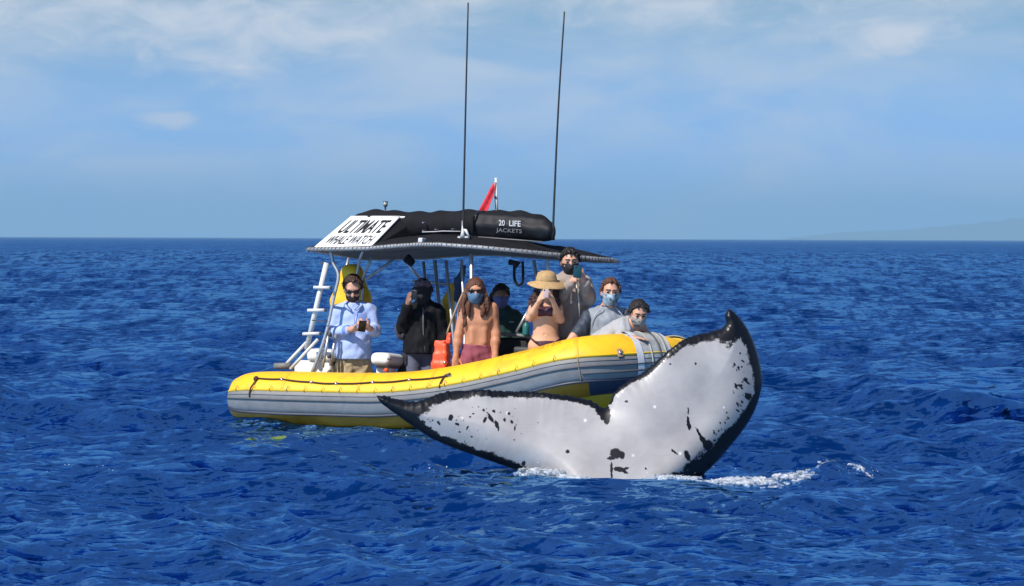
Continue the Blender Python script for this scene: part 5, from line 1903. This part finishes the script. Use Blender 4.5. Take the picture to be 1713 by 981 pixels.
for x in (777, 824):
    b.cap(P.J(x, 515, -0.01), P.J(x, 525, -0.01), 0.054, 0.052, 0.03)
P.add_arm(b, P.shl, E1, W1); P.add_arm(b, P.shr, E2, W2)
P.hand(b, W1, (-0.05, -0.25, -1), (0.2, -0.9, 0.3), -1, -0.1, 0.3, 0.6)
P.hand(b, W2, (-0.05, -0.35, -0.9), (-0.2, -0.9, 0.3), 1, -0.1, 0.3, 0.6)
std_legs(P, b, hip, fz)
b.build('body', SK_TAN, P.t)
def lh(b):
    for (x0, y0, x1, y1, x2, y2, d) in ((783, 478, 776, 505, 777, 540, -0.09), (787, 500, 783, 515, 785, 532, -0.12), (779, 490, 771, 515, 770, 536, -0.03),
                                        (808, 480, 815, 508, 814, 530, -0.09), (805, 500, 808, 518, 806, 531, -0.12), (810, 490, 819, 512, 818, 528, -0.03), (777, 515, 779, 535, 776, 548, -0.08)):
        p = [P.J(x0, y0, d * 0.4), P.J(x1, y1, d), P.J(x2, y2, d)]
        b.chain(curve_pts(p, 4), [0.022, 0.023, 0.023, 0.023, 0.022, 0.021, 0.019, 0.015, 0.007], 0.012)
b = Blob(0.006, 0.02)
b.ell(P.H(0, -0.008, 0.010), P.hax(), (0.096, 0.116, 0.122)); b.ell(P.H(0, -0.04, -0.09), P.hax(), (0.094, 0.075, 0.11))
b.ell(P.H(0.004, 0.105, -0.042), P.hax(), (0.060, 0.090, 0.108), 0.015, 'sub')
lh(b)
b.noise = (0.003, 0.028, 8, (1.8, 1, 0.10)); b.build('hair', H_LONG, P.t)
P.shades()
P.mask(pmat('blue_mask', (0.075, 0.15, 0.24), 0.85, 0.1, 12), -0.016)
M_MAUVE = pmat('mauve_shorts', (0.25, 0.055, 0.080), 0.8, 0.1, 9, 0.4, 24)
b = Blob(0.0095, 0.03)
P.add_torso(b, 0.012, True, False); std_legs(P, b, hip, fz, foot=False, g=0.020, t=0.9, flare=0.015)
b.noise = (0.006, 0.09, 14, (1, 1, 0.4)); b.clip(P.J(800, 577), (0.06, 0, 1)); b.build('shorts', M_MAUVE, P.t)

# ================= 4 passenger seated in the shade
P = Person(1.08, 840, 560, 'dark haired passenger in dark green jacket seated in canopy shade')
hip = P.J(842, 585)
fz = deck_under(hip).z
P.root(Vector((hip.x, hip.y, fz)))
P.set_head(P.J(838, 495, -0.02), face=(0.02, -1, -0.08), scale=1.0)
P.set_body(P.J(840, 522), P.J(816, 534), P.J(864, 534), P.J(841, 568), hip, 1.0, 1.0)
E1, W1 = P.J(811, 562, -0.08), P.J(828, 580, -0.25)
E2, W2 = P.J(871, 562, -0.08), P.J(858, 580, -0.25)
b = Blob(0.009)
P.add_head(b); P.add_neck(b, P.neck); P.add_torso(b)
P.add_arm(b, P.shl, E1, W1); P.add_arm(b, P.shr, E2, W2)
P.hand(b, W1, (0.7, -0.7, -0.1), (0, 0, -1), -1, 0.4); P.hand(b, W2, (-0.7, -0.7, -0.1), (0, 0, -1), 1, 0.4)
for q in (-1, 1):
    h = hip + P.r * q * 0.09
    k = h + Vector((q * 0.03, -0.20, -0.02)); a = Vector((k.x, k.y - 0.05, fz + 0.075))
    P.add_leg(b, h, k, a); P.add_foot(b, a, CAMW)
b.build('body', SK_DARK, P.t)
P.hair(H_BLACK, 0.016, line=(0.058, 0.06), low=-0.16, extra=lambda b: b.ell(P.H(0.07, -0.05, -0.02), P.hax(), (0.05, 0.05, 0.06)))
P.mask(pmat('violet_mask', (0.10, 0.11, 0.26), 0.8, 0.1), 0.0)
M_GRN = pmat('dark_green_jacket', (0.006, 0.035, 0.028), 0.7, 0.2, 9, 0.4, 24)
b = Blob(0.011, 0.04)
P.add_torso(b, 0.028); P.add_arm(b, P.shl, E1, W1, 0.024, 1.9); P.add_arm(b, P.shr, E2, W2, 0.024, 1.9)
b.noise = (0.007, 0.12, 41, (1, 1, 1)); b.build('jacket', M_GRN, P.t)
bevel_box('chest_logo', P.J(856, 539, -0.165), XYZ, (0.05, 0.004, 0.010), pmat('pale_logo', (0.35, 0.4, 0.38), 0.7, 0.1), P.t, 0.002, 1)
b = Blob(0.011, 0.04)
for q in (-1, 1):
    h = hip + P.r * q * 0.09
    k = h + Vector((q * 0.03, -0.20, -0.02)); a = Vector((k.x, k.y - 0.05, fz + 0.075))
    P.add_leg(b, h, k, a, 0.014, 1.9)
b.ell(hip, XYZ, (0.17, 0.13, 0.11)); b.build('trousers', M_JKT, P.t)
bevel_box('helm_seat', Vector((hip.x, hip.y + 0.05, (hip.z - 0.1 + fz) / 2)), XYZ, (0.36, 0.30, hip.z - 0.1 - fz), M_BLKS, boat, 0.02)

# ================= 5 woman in straw hat and bikini
P = Person(0.36, 912, 545, 'woman in wide straw hat and plum bikini raising a phone', 0.94)
hip = P.J(913, 578)
fz = deck_under(hip, 0.14).z
P.root(Vector((hip.x, hip.y, fz)))
P.set_head(P.J(914, 481, -0.02), face=(0.02, -1, -0.10), scale=1.0)
P.set_body(P.J(913, 507), P.J(892, 517), P.J(934, 517), P.J(913, 556), hip, 0.92, 0.92)
E1, W1 = P.J(886, 532, -0.08), P.J(903, 503, -0.24)
E2, W2 = P.J(938, 535, -0.08), P.J(924, 502, -0.24)
b = Blob(0.0075)
P.add_head(b); P.add_neck(b, P.neck, -0.008)
ax = P.add_torso(b, 0.0, True, True, 0.004)
b.ell(P.J(913, 578), ax, (0.165, 0.105, 0.085), 0.05)
for x in (902, 924):
    b.ell(P.J(x, 522, -0.085), ax, (0.058, 0.05, 0.052), 0.025)
b.ell(P.J(911, 560, -0.098), XYZ, (0.006, 0.018, 0.008), 0.008, 'sub')
P.add_arm(b, P.shl, E1, W1, -0.004); P.add_arm(b, P.shr, E2, W2, -0.004)
P.hand(b, W1, (0.35, -0.25, 0.95), (0.85, 0.4, -0.3), -1, 0.8, 0.7); P.hand(b, W2, (-0.4, -0.25, 0.9), (-0.85, 0.4, -0.3), 1, 0.8, 0.7)
std_legs(P, b, hip, fz, 0.09, 0.04)
b.build('body', SK_LIGHT, P.t)
def wl(b):
    for (x0, y0, x1, y1, x2, y2, d) in ((902, 480, 895, 500, 892, 520, -0.05), (904, 492, 900, 508, 899, 518, -0.07), (924, 482, 931, 500, 932, 515, -0.05), (899, 490, 890, 505, 889, 515, 0.02)):
        b.chain(curve_pts([P.J(x0, y0, d * .4), P.J(x1, y1, d), P.J(x2, y2, d)], 4), [0.03, 0.032, 0.032, 0.031, 0.03, 0.028, 0.026, 0.022, 0.014], 0.015)
b = Blob(0.006, 0.02)
b.ell(P.H(0, -0.01, 0.0), P.hax(), (0.088, 0.104, 0.105)); b.ell(P.H(0, -0.04, -0.08), P.hax(), (0.09, 0.06, 0.10))
b.ell(P.H(0, 0.095, -0.03), P.hax(), (0.058, 0.08, 0.10), 0.015, 'sub'); wl(b)
b.noise = (0.006, 0.04, 18, (1.3, 1, 0.5)); b.build('hair', hairm('hair_dark_curls', (0.045, 0.017, 0.012)), P.t)
P.mask(pmat('grey_mask', (0.40, 0.38, 0.38), 0.85, 0.08), 0.0)
P.shades()
M_STRAW = pmat('straw', (0.46, 0.29, 0.13), 0.85, 0.18, 30, 0.6, 90)
hx = (P.hr, P.hf, P.hu)
prof = [(0.0, 0.150), (0.05, 0.148), (0.085, 0.130), (0.100, 0.09), (0.104, 0.055), (0.112, 0.046), (0.150, 0.038), (0.178, 0.026), (0.192, 0.012), (0.193, 0.008), (0.176, 0.020), (0.148, 0.032), (0.108, 0.040), (0.099, 0.05), (0.095, 0.09), (0.08, 0.122), (0.0, 0.14)]
wob = lambda r, a: (max(0, r - 0.10) / 0.09) * (0.022 * math.sin(2 * a + 0.6) + 0.012 * math.sin(3 * a + 2.0) - 0.012 - 0.03 * max(0, math.cos(a) * -1) * 0 )
V, F = lathe_geo(prof, P.H(0, -0.005, 0.015), hx, 40, wob)
mesh_obj('sun_hat', V, F, M_STRAW, P.t)
V, F = lathe_geo([(0.1045, 0.05), (0.1065, 0.056), (0.1045, 0.078), (0.102, 0.08)], P.H(0, -0.005, 0.015), hx, 32)
mesh_obj('hat_band', V, F, pmat('straw_band', (0.40, 0.25, 0.11), 0.85, 0.2, 30), P.t)
M_PLUM = pmat('plum_swimwear', (0.055, 0.012, 0.030), 0.6, 0.15, 12)
b = Blob(0.007, 0.02)
for x in (902, 924):
    b.ell(P.J(x, 521.5, -0.087), ax, (0.063, 0.053, 0.052), 0.02)
b.ell(P.J(913, 521, -0.02), ax, (0.158, 0.112, 0.055), 0.03)
b.clip(P.J(913, 530.5), (0, 0, -1)); b.clip(P.J(913, 511, 0), (0, -0.1, 1)); b.build('bikini_top', M_PLUM, P.t)
for q, x0, x1 in ((-1, 901, 904), (1, 925, 921)):
    tube('bikini_strap', [P.J(x0, 514, -0.115), P.J(x1, 505, -0.055), P.J(x1, 502, 0.0)], 0.006, M_PLUM, P.t, 6)
b = Blob(0.007, 0.03)
P.add_torso(b, 0.006, True, False); b.ell(P.J(913, 578), ax, (0.172, 0.112, 0.09), 0.05); std_legs(P, b, hip, fz, 0.09, 0.04, foot=False, g=0.006, t=0.35)
b.clip(P.J(891, 567), (-0.38, 0, 1)); b.clip(P.J(937, 567), (0.38, 0, 1)); b.clip(P.J(913, 573.5), (0, 0.2, 1)); b.clip(P.J(895, 571), (-0.75, 0, -0.62)); b.clip(P.J(931, 571), (0.75, 0, -0.62)); b.clip(P.J(913, 592), (0, 0, -1))
b.build('bikini_bottom', M_PLUM, P.t)
tube('bikini_side', [P.J(888, 566, 0.02), P.J(893, 570, -0.09), P.J(899, 574, -0.112)], 0.010, M_PLUM, P.t, 6)
tube('bikini_side', [P.J(939, 566, 0.02), P.J(933, 570, -0.09), P.J(927, 574, -0.112)], 0.010, M_PLUM, P.t, 6)
phone(P.J(913, 491, -0.33), (0, 0.1, 1), (0, -1, 0), 'pale phone held by the straw hat woman', (0.058, 0.085, 0.009), pmat('phone_case_rose', (0.55, 0.40, 0.38), 0.35, 0.1))

# ================= 6 man in beige hoodie
P = Person(0.66, 955, 520, 'dark haired man in beige hoodie and black mask taking a picture')
hip = P.J(956, 565)
fz = P.J(956, 706).z
P.root(Vector((hip.x, hip.y, fz)))
P.set_head(P.J(953, 437, -0.02), face=(0.10, -1, -0.06), scale=1.10)
P.set_body(P.J(956, 464), P.J(930, 476), P.J(979, 477), P.J(956, 535), hip, 1.0, 1.0)
E1, W1 = P.J(933, 503, -0.10), P.J(956, 472, -0.28)
E2, W2 = P.J(985, 500, -0.10), P.J(976, 470, -0.28)
b = Blob(0.0085)
P.add_head(b); P.add_neck(b, P.neck); P.add_torso(b); P.add_arm(b, P.shl, E1, W1); P.add_arm(b, P.shr, E2, W2)
P.hand(b, W1, (0.55, -0.2, 0.8), (0.6, 0.6, -0.4), -1, 0.8, 0.7); P.hand(b, W2, (-0.15, -0.1, 1), (-0.85, 0.5, 0), 1, 0.45, 0.6, 0.6)
std_legs(P, b, hip, fz); b.build('body', SK_FAIR, P.t)
P.hair(H_BLACK, 0.018, line=(0.058, 0.056), tilt=(0.7, -0.7), low=-0.09)
P.eyes(H_BLACK); P.mask(pmat('black_mask', (0.012, 0.012, 0.015), 0.8, 0.2), -0.016)
M_HOOD = pmat('beige_fleece', (0.30, 0.245, 0.21), 0.9, 0.10, 10, 0.6, 30)
b = Blob(0.010, 0.04)
P.add_torso(b, 0.030); P.add_arm(b, P.shl, E1, W1, 0.026, 1.9); P.add_arm(b, P.shr, E2, W2, 0.028, 1.85)
for q in (-1, 1):
    b.cap(P.neck + Vector((q * 0.06, 0.03, 0.02)), P.neck + Vector((q * 0.02, -0.09, -0.05)), 0.038, 0.03, 0.03)
b.cap(P.neck + Vector((-0.06, 0.07, 0.0)), P.neck + Vector((0.06, 0.07, 0.0)), 0.06, 0.06, 0.04)
b.noise = (0.007, 0.14, 51, (1, 1, 0.8)); b.clip(P.J(956, 575), (0, 0, -1)); b.build('hoodie', M_HOOD, P.t)
M_CORD = pmat('white_cord', (0.66, 0.64, 0.60), 0.8, 0.08)
tube('drawstring', [P.J(957, 470, -0.16), P.J(956, 485, -0.19), P.J(955, 502, -0.20)], 0.006, M_CORD, P.t, 6)
tube('drawstring_end', [P.J(955, 501, -0.20), P.J(955.5, 508, -0.20)], [0.009, 0.013], M_CORD, P.t, 8)
tube('drawstring', [P.J(963, 472, -0.15), P.J(968, 500, -0.19), P.J(970, 530, -0.19)], 0.005, M_CORD, P.t, 6)
b = Blob(0.011, 0.04)
P.add_torso(b, 0.010, True, False); std_legs(P, b, hip, fz, foot=False, g=0.016, t=1.9); b.clip(P.J(956, 560), (0, 0, 1)); b.build('trousers', M_JKT, P.t)
phone(P.J(966, 455, -0.36), (0.1, 0, 1), (0.1, -1, 0), 'dark phone held by the beige hoodie man', (0.08, 0.12, 0.010), pmat('phone_case_teal', (0.012, 0.06, 0.075), 0.3, 0.1))
bx = Vector((hip.x, hip.y, 0))
dz = deck_under(hip, 0.14).z
bevel_box('step_box', Vector((hip.x, hip.y, (fz + dz) / 2 - 0.002)), XYZ, (0.40, 0.36, max(fz - dz, 0.05)), M_DECK, boat, 0.01)

# ================= 7 man in grey rash guard
P = Person(0.62, 1015, 540, 'auburn haired man in grey rash guard and patterned mask', 1.04)
hip = P.J(1005, 592)
fz = deck_under(hip, 0.335).z
P.root(Vector((hip.x, hip.y, fz)))
P.set_head(P.J(1021, 488, -0.05), face=(0.10, -1, -0.05), up=(0.05, 0, 1), scale=1.10)
P.set_body(P.J(1018, 516), P.J(986, 530), P.J(1046, 529), P.J(1010, 572), hip, 1.08, 1.05)
E1, W1 = P.J(969, 556, -0.10), P.J(947, 577, -0.20)
E2, W2 = P.J(1052, 558, -0.03), P.J(1045, 585, -0.12)
b = Blob(0.0085)
P.add_head(b); P.add_neck(b, P.neck, 0.004); P.add_torso(b); P.add_arm(b, P.shl, E1, W1, 0.004); P.add_arm(b, P.shr, E2, W2)
P.hand(b, W1, (-0.5, -0.3, -0.8), (0.5, 0.5, -0.5), -1, 0.3); P.hand(b, W2, (-0.2, -0.3, -0.8), (0, 0.5, -0.6), 1, 0.3)
for q in (-1, 1):
    h = hip + P.r * q * 0.10
    k = h + Vector((q * 0.05, -0.30, -0.02)); a = Vector((k.x, k.y + 0.03, fz + 0.075))
    P.add_leg(b, h, k, a); P.add_foot(b, a, CAMW)
b.build('body', SK_FAIR, P.t)
P.hair(H_AUB, 0.012, line=(0.055, 0.064), tilt=(0.8, -0.6), low=-0.07)
P.eyes(H_AUB)
P.mask(pmat('patterned_mask', (0.035, 0.075, 0.13), 0.8, 0.1, 24, col2=(0.42, 0.55, 0.62), detail=1), -0.014)
M_RG = pmat('grey_rash_guard', (0.23, 0.255, 0.29), 0.65, 0.08, 9, 0.25, 26)
M_RGD = pmat('charcoal_sleeve', (0.030, 0.042, 0.065), 0.65, 0.12, 9)
b = Blob(0.0095, 0.03)
P.add_torso(b, 0.012); b.noise = (0.005, 0.10, 61, (1, 1, 0.7)); b.clip(P.neck + Vector((0, 0, 0.025)), (0, -0.1, 1)); b.build('rash_guard', M_RG, P.t)
b = Blob(0.0095, 0.03)
P.add_arm(b, P.shl - P.tax[0] * 0.004, E1, W1, 0.018, 1.18)
b.noise = (0.004, 0.08, 62, (1, 1, 1)); b.build('sleeve', M_RGD, P.t)
b = Blob(0.0095, 0.03)
P.add_arm(b, P.shr, E2, W2, 0.018, 1.1); b.noise = (0.004, 0.08, 63, (1, 1, 1)); b.build('sleeve', M_RGD, P.t)
tube('neck_band', [P.neck + Vector((math.cos(a) * 0.066, math.sin(a) * 0.07 - 0.006, 0.028 + 0.012 * math.sin(a))) for a in np.linspace(0, 6.283, 15)], 0.012, M_RGD, P.t, 8)
for q, x0, x1, x2 in ((-1, 1008, 996, 990), (1, 1029, 1040, 1046)):
    tube('raglan_seam', [P.J(x0, 514, -0.10), P.J(x1, 526, -0.117), P.J(x2, 545, -0.105)], 0.0045, pmat('pale_seam', (0.42, 0.45, 0.48), 0.7, 0.1), P.t, 6)
tube('cuff', [E1.lerp(W1, 0.15), E1.lerp(W1, 0.19)], 0.061, pmat('pale_seam', (0.42, 0.45, 0.48), 0.7, 0.1), P.t, 14)
b = Blob(0.011, 0.04)
for q in (-1, 1):
    h = hip + P.r * q * 0.10
    k = h + Vector((q * 0.05, -0.30, -0.02)); a = Vector((k.x, k.y + 0.03, fz + 0.075))
    P.add_leg(b, h, k, a, 0.02, 1.1)
b.ell(hip, XYZ, (0.18, 0.14, 0.12)); b.build('shorts', M_RGD, P.t)
bevel_box('bow_seat', Vector((hip.x, hip.y + 0.04, (hip.z - 0.11 + fz) / 2)), XYZ, (0.40, 0.34, hip.z - 0.11 - fz), M_DECK, boat, 0.02)

# ================= 8 boy leaning over the bow
P = Person(0.50, 1050, 540, 'boy in grey long sleeve shirt leaning over the bow tube', 1.0, (0.5, -0.85, 0))
hip = P.J(1003, 580, 0.10)
fz = deck_under(hip, 0.335).z
P.root(Vector((hip.x, hip.y, fz)))
P.set_head(P.J(1068, 523, -0.08), face=(0.22, -0.92, -0.34), up=(0.10, -0.30, 0.95), scale=1.08)
P.set_body(P.J(1058, 545, 0.0), P.J(1044, 549, -0.08), P.J(1074, 550, 0.10), P.J(1024, 561, 0.06), hip, 0.95, 1.0)
P.f = Vector((0.3, -0.4, -0.85))
E1, W1 = P.J(1036, 572, -0.20), P.J(1058, 566, -0.34)
E2, W2 = P.J(1086, 566, 0.05), P.J(1072, 566, -0.12)
b = Blob(0.0085)
P.add_head(b); P.add_neck(b, P.neck, -0.006); P.add_torso(b); P.add_arm(b, P.shl, E1, W1); P.add_arm(b, P.shr, E2, W2)
P.hand(b, W1, (0.9, -0.3, 0.0), (0, 0, -1), 1, 0.25); P.hand(b, W2, (0.2, -0.9, -0.1), (0, 0, -1), 1, 0.25)
for q in (-1, 1):
    h = hip + Vector((0.0, q * 0.08, -0.03)); k = Vector((h.x + 0.10, h.y - 0.02, fz + 0.30)); a = Vector((h.x - 0.05, h.y + q * 0.02, fz + 0.075))
    P.add_leg(b, h, k, a); P.add_foot(b, a, (1, -0.2, 0))
b.build('body', SK_FAIR, P.t)
P.hair(H_BLACK, 0.014, line=(0.056, 0.060), tilt=(0.75, -0.66), low=-0.06)
P.eyes(H_BLACK)
P.mask(pmat('bandana', (0.02, 0.02, 0.028), 0.8, 0.1, 30, col2=(0.40, 0.38, 0.36), detail=2), -0.022)
M_GTEE = pmat('heather_grey_cotton', (0.36, 0.36, 0.37), 0.85, 0.08, 12, 0.4, 28)
b = Blob(0.009, 0.035)
P.add_torso(b, 0.020); P.add_arm(b, P.shl, E1, W1, 0.018, 1.9); P.add_arm(b, P.shr, E2, W2, 0.018, 1.9)
b.noise = (0.006, 0.10, 71, (1, 1, 1)); b.clip(P.neck + (P.neck - P.waist).normalized() * 0.012, (P.neck - P.waist).normalized()); b.build('shirt', M_GTEE, P.t)
b = Blob(0.011, 0.04)
for q in (-1, 1):
    h = hip + Vector((0.0, q * 0.08, -0.03)); k = Vector((h.x + 0.10, h.y - 0.02, fz + 0.30)); a = Vector((h.x - 0.05, h.y + q * 0.02, fz + 0.075))
    P.add_leg(b, h, k, a, 0.018, 1.3)
b.ell(hip, XYZ, (0.14, 0.14, 0.11)); b.build('shorts', M_RGD, P.t)
# ------------------------------------------------------------------ white water, spray
m_foam, nt, b = mat_new('white_water')
b.inputs['Base Color'].default_value = (0.80, 0.82, 0.84, 1)
b.inputs['Roughness'].default_value = 0.6
b.inputs['Subsurface Weight'].default_value = 0.2
b.inputs['Subsurface Radius'].default_value = (0.03, 0.04, 0.05)
geo = nt.nodes.new('ShaderNodeNewGeometry')
nz = nt.nodes.new('ShaderNodeTexNoise')
nt.links.new(geo.outputs['Position'], nz.inputs['Vector'])
nz.inputs['Scale'].default_value = 45
nz.inputs['Detail'].default_value = 6
bp = nt.nodes.new('ShaderNodeBump')
bp.inputs['Strength'].default_value = 0.8
bp.inputs['Distance'].default_value = 0.02
nt.links.new(nz.outputs[0], bp.inputs['Height'])
nt.links.new(bp.outputs[0], b.inputs['Normal'])
b.inputs['Base Color'].default_value = (0.60, 0.64, 0.69, 1)
nz2 = nt.nodes.new('ShaderNodeTexNoise')
nt.links.new(geo.outputs['Position'], nz2.inputs['Vector'])
nz2.inputs['Scale'].default_value = 13
nz2.inputs['Detail'].default_value = 7
nz2.inputs['Roughness'].default_value = 0.7
mrf = nt.nodes.new('ShaderNodeMapRange')
mrf.interpolation_type = 'SMOOTHSTEP'
mrf.inputs[1].default_value = 0.36
mrf.inputs[2].default_value = 0.70
nt.links.new(nz2.outputs[0], mrf.inputs[0])
nt.links.new(mrf.outputs[0], b.inputs['Alpha'])
rgf = random.Random(9)
def foam(pts, n, rmin, rmax, spread, label, lift=0.0, seed=1, flat=0.5):
    """pts: (photo column, distance, height above water) along the patch"""
    bl = Blob(0.008, 0.014)
    n, rmax, spread = int(n * 1.7), rmax * 0.8, spread * 1.35
    P_ = [Vector(((px - 856.5) / FPX * Yd, Yd, h)) for px, Yd, h in pts]
    for q in range(n):
        f = rgf.random() * (len(P_) - 1)
        i = min(int(f), len(P_) - 2)
        p = P_[i].lerp(P_[i + 1], f - i)
        x, y = p.x + rgf.gauss(0, spread), p.y + rgf.gauss(0, spread * 2.0)
        r = rmin + (rmax - rmin) * rgf.random() ** 2.2
        z = sea_z(x, y) + lift + p.z * rgf.random() - r * 0.25
        bl.ell((x, y, z), XYZ, (r * (1.2 + rgf.random()), r * 1.3, r * flat * (0.8 + 0.6 * rgf.random())))
    bl.noise = (0.006, 0.045, seed, (1, 1, 1))
    o = bl.build('white_water', m_foam)
    return tag(o, label, None, None, 'stuff')
foam([(893, 35.75, 0.05), (915, 35.7, 0.06), (945, 35.65, 0.03), (965, 35.6, 0.0)], 110, 0.014, 0.050, 0.040, 'white water churned against the left foot of the tail', 0.0, 2)
foam([(1095, 35.55, 0.02), (1130, 35.5, 0.03), (1165, 35.55, 0.01)], 60, 0.008, 0.028, 0.03, 'froth lapping at the right foot of the tail', 0.0, 3)
foam([(1195, 35.0, 0.0), (1235, 35.0, 0.03), (1262, 34.95, 0.02)], 130, 0.012, 0.042, 0.045, 'long patch of white water right of the tail', 0.0, 4)
foam([(1268, 34.9, 0.01), (1300, 34.95, 0.02), (1322, 35.0, 0.05), (1340, 35.05, 0.02)], 70, 0.010, 0.034, 0.045, 'second patch of white water below the breaking crest', 0.0, 5)
foam([(1345, 35.2, 0.01), (1385, 35.3, 0.02), (1400, 35.3, 0.015)], 16, 0.004, 0.012, 0.016, 'thin foam along the rising side of the crest', 0.0, 6)
foam([(1425, 35.2, 0.02), (1445, 35.15, 0.02), (1450, 35.1, 0.0)], 22, 0.005, 0.015, 0.02, 'foam tumbling off the small breaking crest', 0.0, 7, 0.35)
foam([(705, 36.3, 0.0), (735, 36.2, 0.01), (765, 36.2, 0.0)], 34, 0.004, 0.009, 0.04, 'thin streak of foam under the left half of the tail', 0.0, 8, 0.3)

# spray: tiny drops, far too many to count
m_drop, nt, b = mat_new('spray_drop')
b.inputs['Base Color'].default_value = (0.85, 0.88, 0.92, 1)
b.inputs['Roughness'].default_value = 0.12
b.inputs['Specular IOR Level'].default_value = 0.8
def spray(clouds, label):
    V, F = [], []
    def drop(c, r):
        n0 = len(V)
        V.extend([(c.x + r, c.y, c.z), (c.x - r, c.y, c.z), (c.x, c.y + r, c.z), (c.x, c.y - r, c.z), (c.x, c.y, c.z + r * 1.2), (c.x, c.y, c.z - r * 1.2)])
        for a, b_, d in ((0, 2, 4), (2, 1, 4), (1, 3, 4), (3, 0, 4), (2, 0, 5), (1, 2, 5), (3, 1, 5), (0, 3, 5)):
            F.append((n0 + a, n0 + b_, n0 + d))
    for px, py, Yd, sx, sy, n, r0, r1 in clouds:
        for q in range(n // 2):
            drop(PX(px + rgf.gauss(0, sx), py + rgf.gauss(0, sy), Yd + rgf.gauss(0, 0.08)), r0 + (r1 - r0) * rgf.random() ** 3)
    o = mesh_obj('spray', V, F, m_drop)
    return tag(o, label, None, None, 'stuff')
spray([(1130, 800, 35.4, 30, 7, 90, 0.0015, 0.005), (925, 792, 35.5, 28, 6, 60, 0.0015, 0.0045), (1320, 812, 35.0, 22, 7, 60, 0.0015, 0.0045), (1435, 790, 35.1, 18, 6, 60, 0.0015, 0.0045),
       (1240, 812, 34.9, 40, 5, 40, 0.002, 0.006), (1190, 780, 35.5, 30, 12, 14, 0.0015, 0.004), (700, 735, 35.8, 30, 14, 12, 0.0015, 0.004), (745, 785, 35.9, 30, 8, 18, 0.002, 0.006),
       (105, 787, 33.5, 30, 5, 8, 0.002, 0.005), (180, 786, 33.5, 26, 4, 8, 0.002, 0.005)], 'fine spray of water drops around the tail')
spray([(600, 722, 44.0, 60, 4, 24, 0.002, 0.006)], 'fine drops along the waterline of the boat')
# ------------------------------------------------------------------ far island and the air in front of it
m, nt, b = mat_new('island_slopes')
tcn = nt.nodes.new('ShaderNodeNewGeometry')
nz = nt.nodes.new('ShaderNodeTexNoise')
nt.links.new(tcn.outputs['Position'], nz.inputs['Vector'])
nz.inputs['Scale'].default_value = 0.006
nz.inputs['Detail'].default_value = 6
rp = nt.nodes.new('ShaderNodeValToRGB')
rp.color_ramp.elements[0].color = (0.06, 0.075, 0.05, 1)
rp.color_ramp.elements[1].color = (0.14, 0.13, 0.09, 1)
nt.links.new(nz.outputs[0], rp.inputs[0])
nt.links.new(rp.outputs[0], b.inputs['Base Color'])
b.inputs['Roughness'].default_value = 0.9
ID = 30000.0
prof = [(1330, 398), (1380, 392), (1430, 388.5), (1480, 386.5), (1520, 385), (1560, 381), (1600, 377), (1640, 374), (1680, 369), (1713, 364.5), (1760, 357), (1830, 349), (1920, 345), (2020, 352), (2140, 372), (2240, 392), (2290, 400)]
V, F = [], []
rg = random.Random(4)
nd = 12
cols = curve_pts([Vector((x, y, 0)) for x, y in prof], 6)
for i, c in enumerate(cols):
    top = PX(c.x, c.y, ID)
    hz = max(top.z, 0.0) + rg.random() * 0.35
    for j in range(nd + 1):
        t = j / nd
        h = hz * math.sin(math.pi * t) ** 0.8 * (1 + 0.10 * math.sin(i * 0.9 + j * 1.7) * math.sin(math.pi * t)) if 0 < j < nd else -2.0
        if j == nd // 2:
            h = hz
        V.append((top.x, ID + (t - 0.5) * 3000, h))
for i in range(len(cols) - 1):
    for j in range(nd):
        F.append((i * (nd + 1) + j, (i + 1) * (nd + 1) + j, (i + 1) * (nd + 1) + j + 1, i * (nd + 1) + j + 1))
isl = mesh_obj('island', V, F, m)
tag(isl, 'low hazy island on the horizon at the far right', None, None, 'structure')

mh = bpy.data.materials.new('sea_haze')
mh.use_nodes = True
nh = mh.node_tree
nh.nodes.remove(nh.nodes['Principled BSDF'])
pv = nh.nodes.new('ShaderNodeVolumePrincipled')
pv.inputs['Color'].default_value = (0.40, 0.72, 1.0, 1)
pv.inputs['Density'].default_value = 0.000078
pv.inputs['Anisotropy'].default_value = 0.0
nh.links.new(pv.outputs[0], nh.nodes['Material Output'].inputs['Volume'])
bm = bmesh.new()
bmesh.ops.create_cube(bm, size=1.0)
lo_, hi_ = Vector((-36500, -36500, -3.0)), Vector((36500, 36500, 270.0))
for v in bm.verts:
    v.co = Vector(tuple(lo_[i] if v.co[i] < 0 else hi_[i] for i in range(3)))
me = bpy.data.meshes.new('haze')
bm.to_mesh(me)
bm.free()
me.materials.append(mh)
hz = link(bpy.data.objects.new('haze', me))
hz['kind'] = 'stuff'
hz['label'] = 'thin pale sea haze'
scene.cycles.volume_bounces = 0
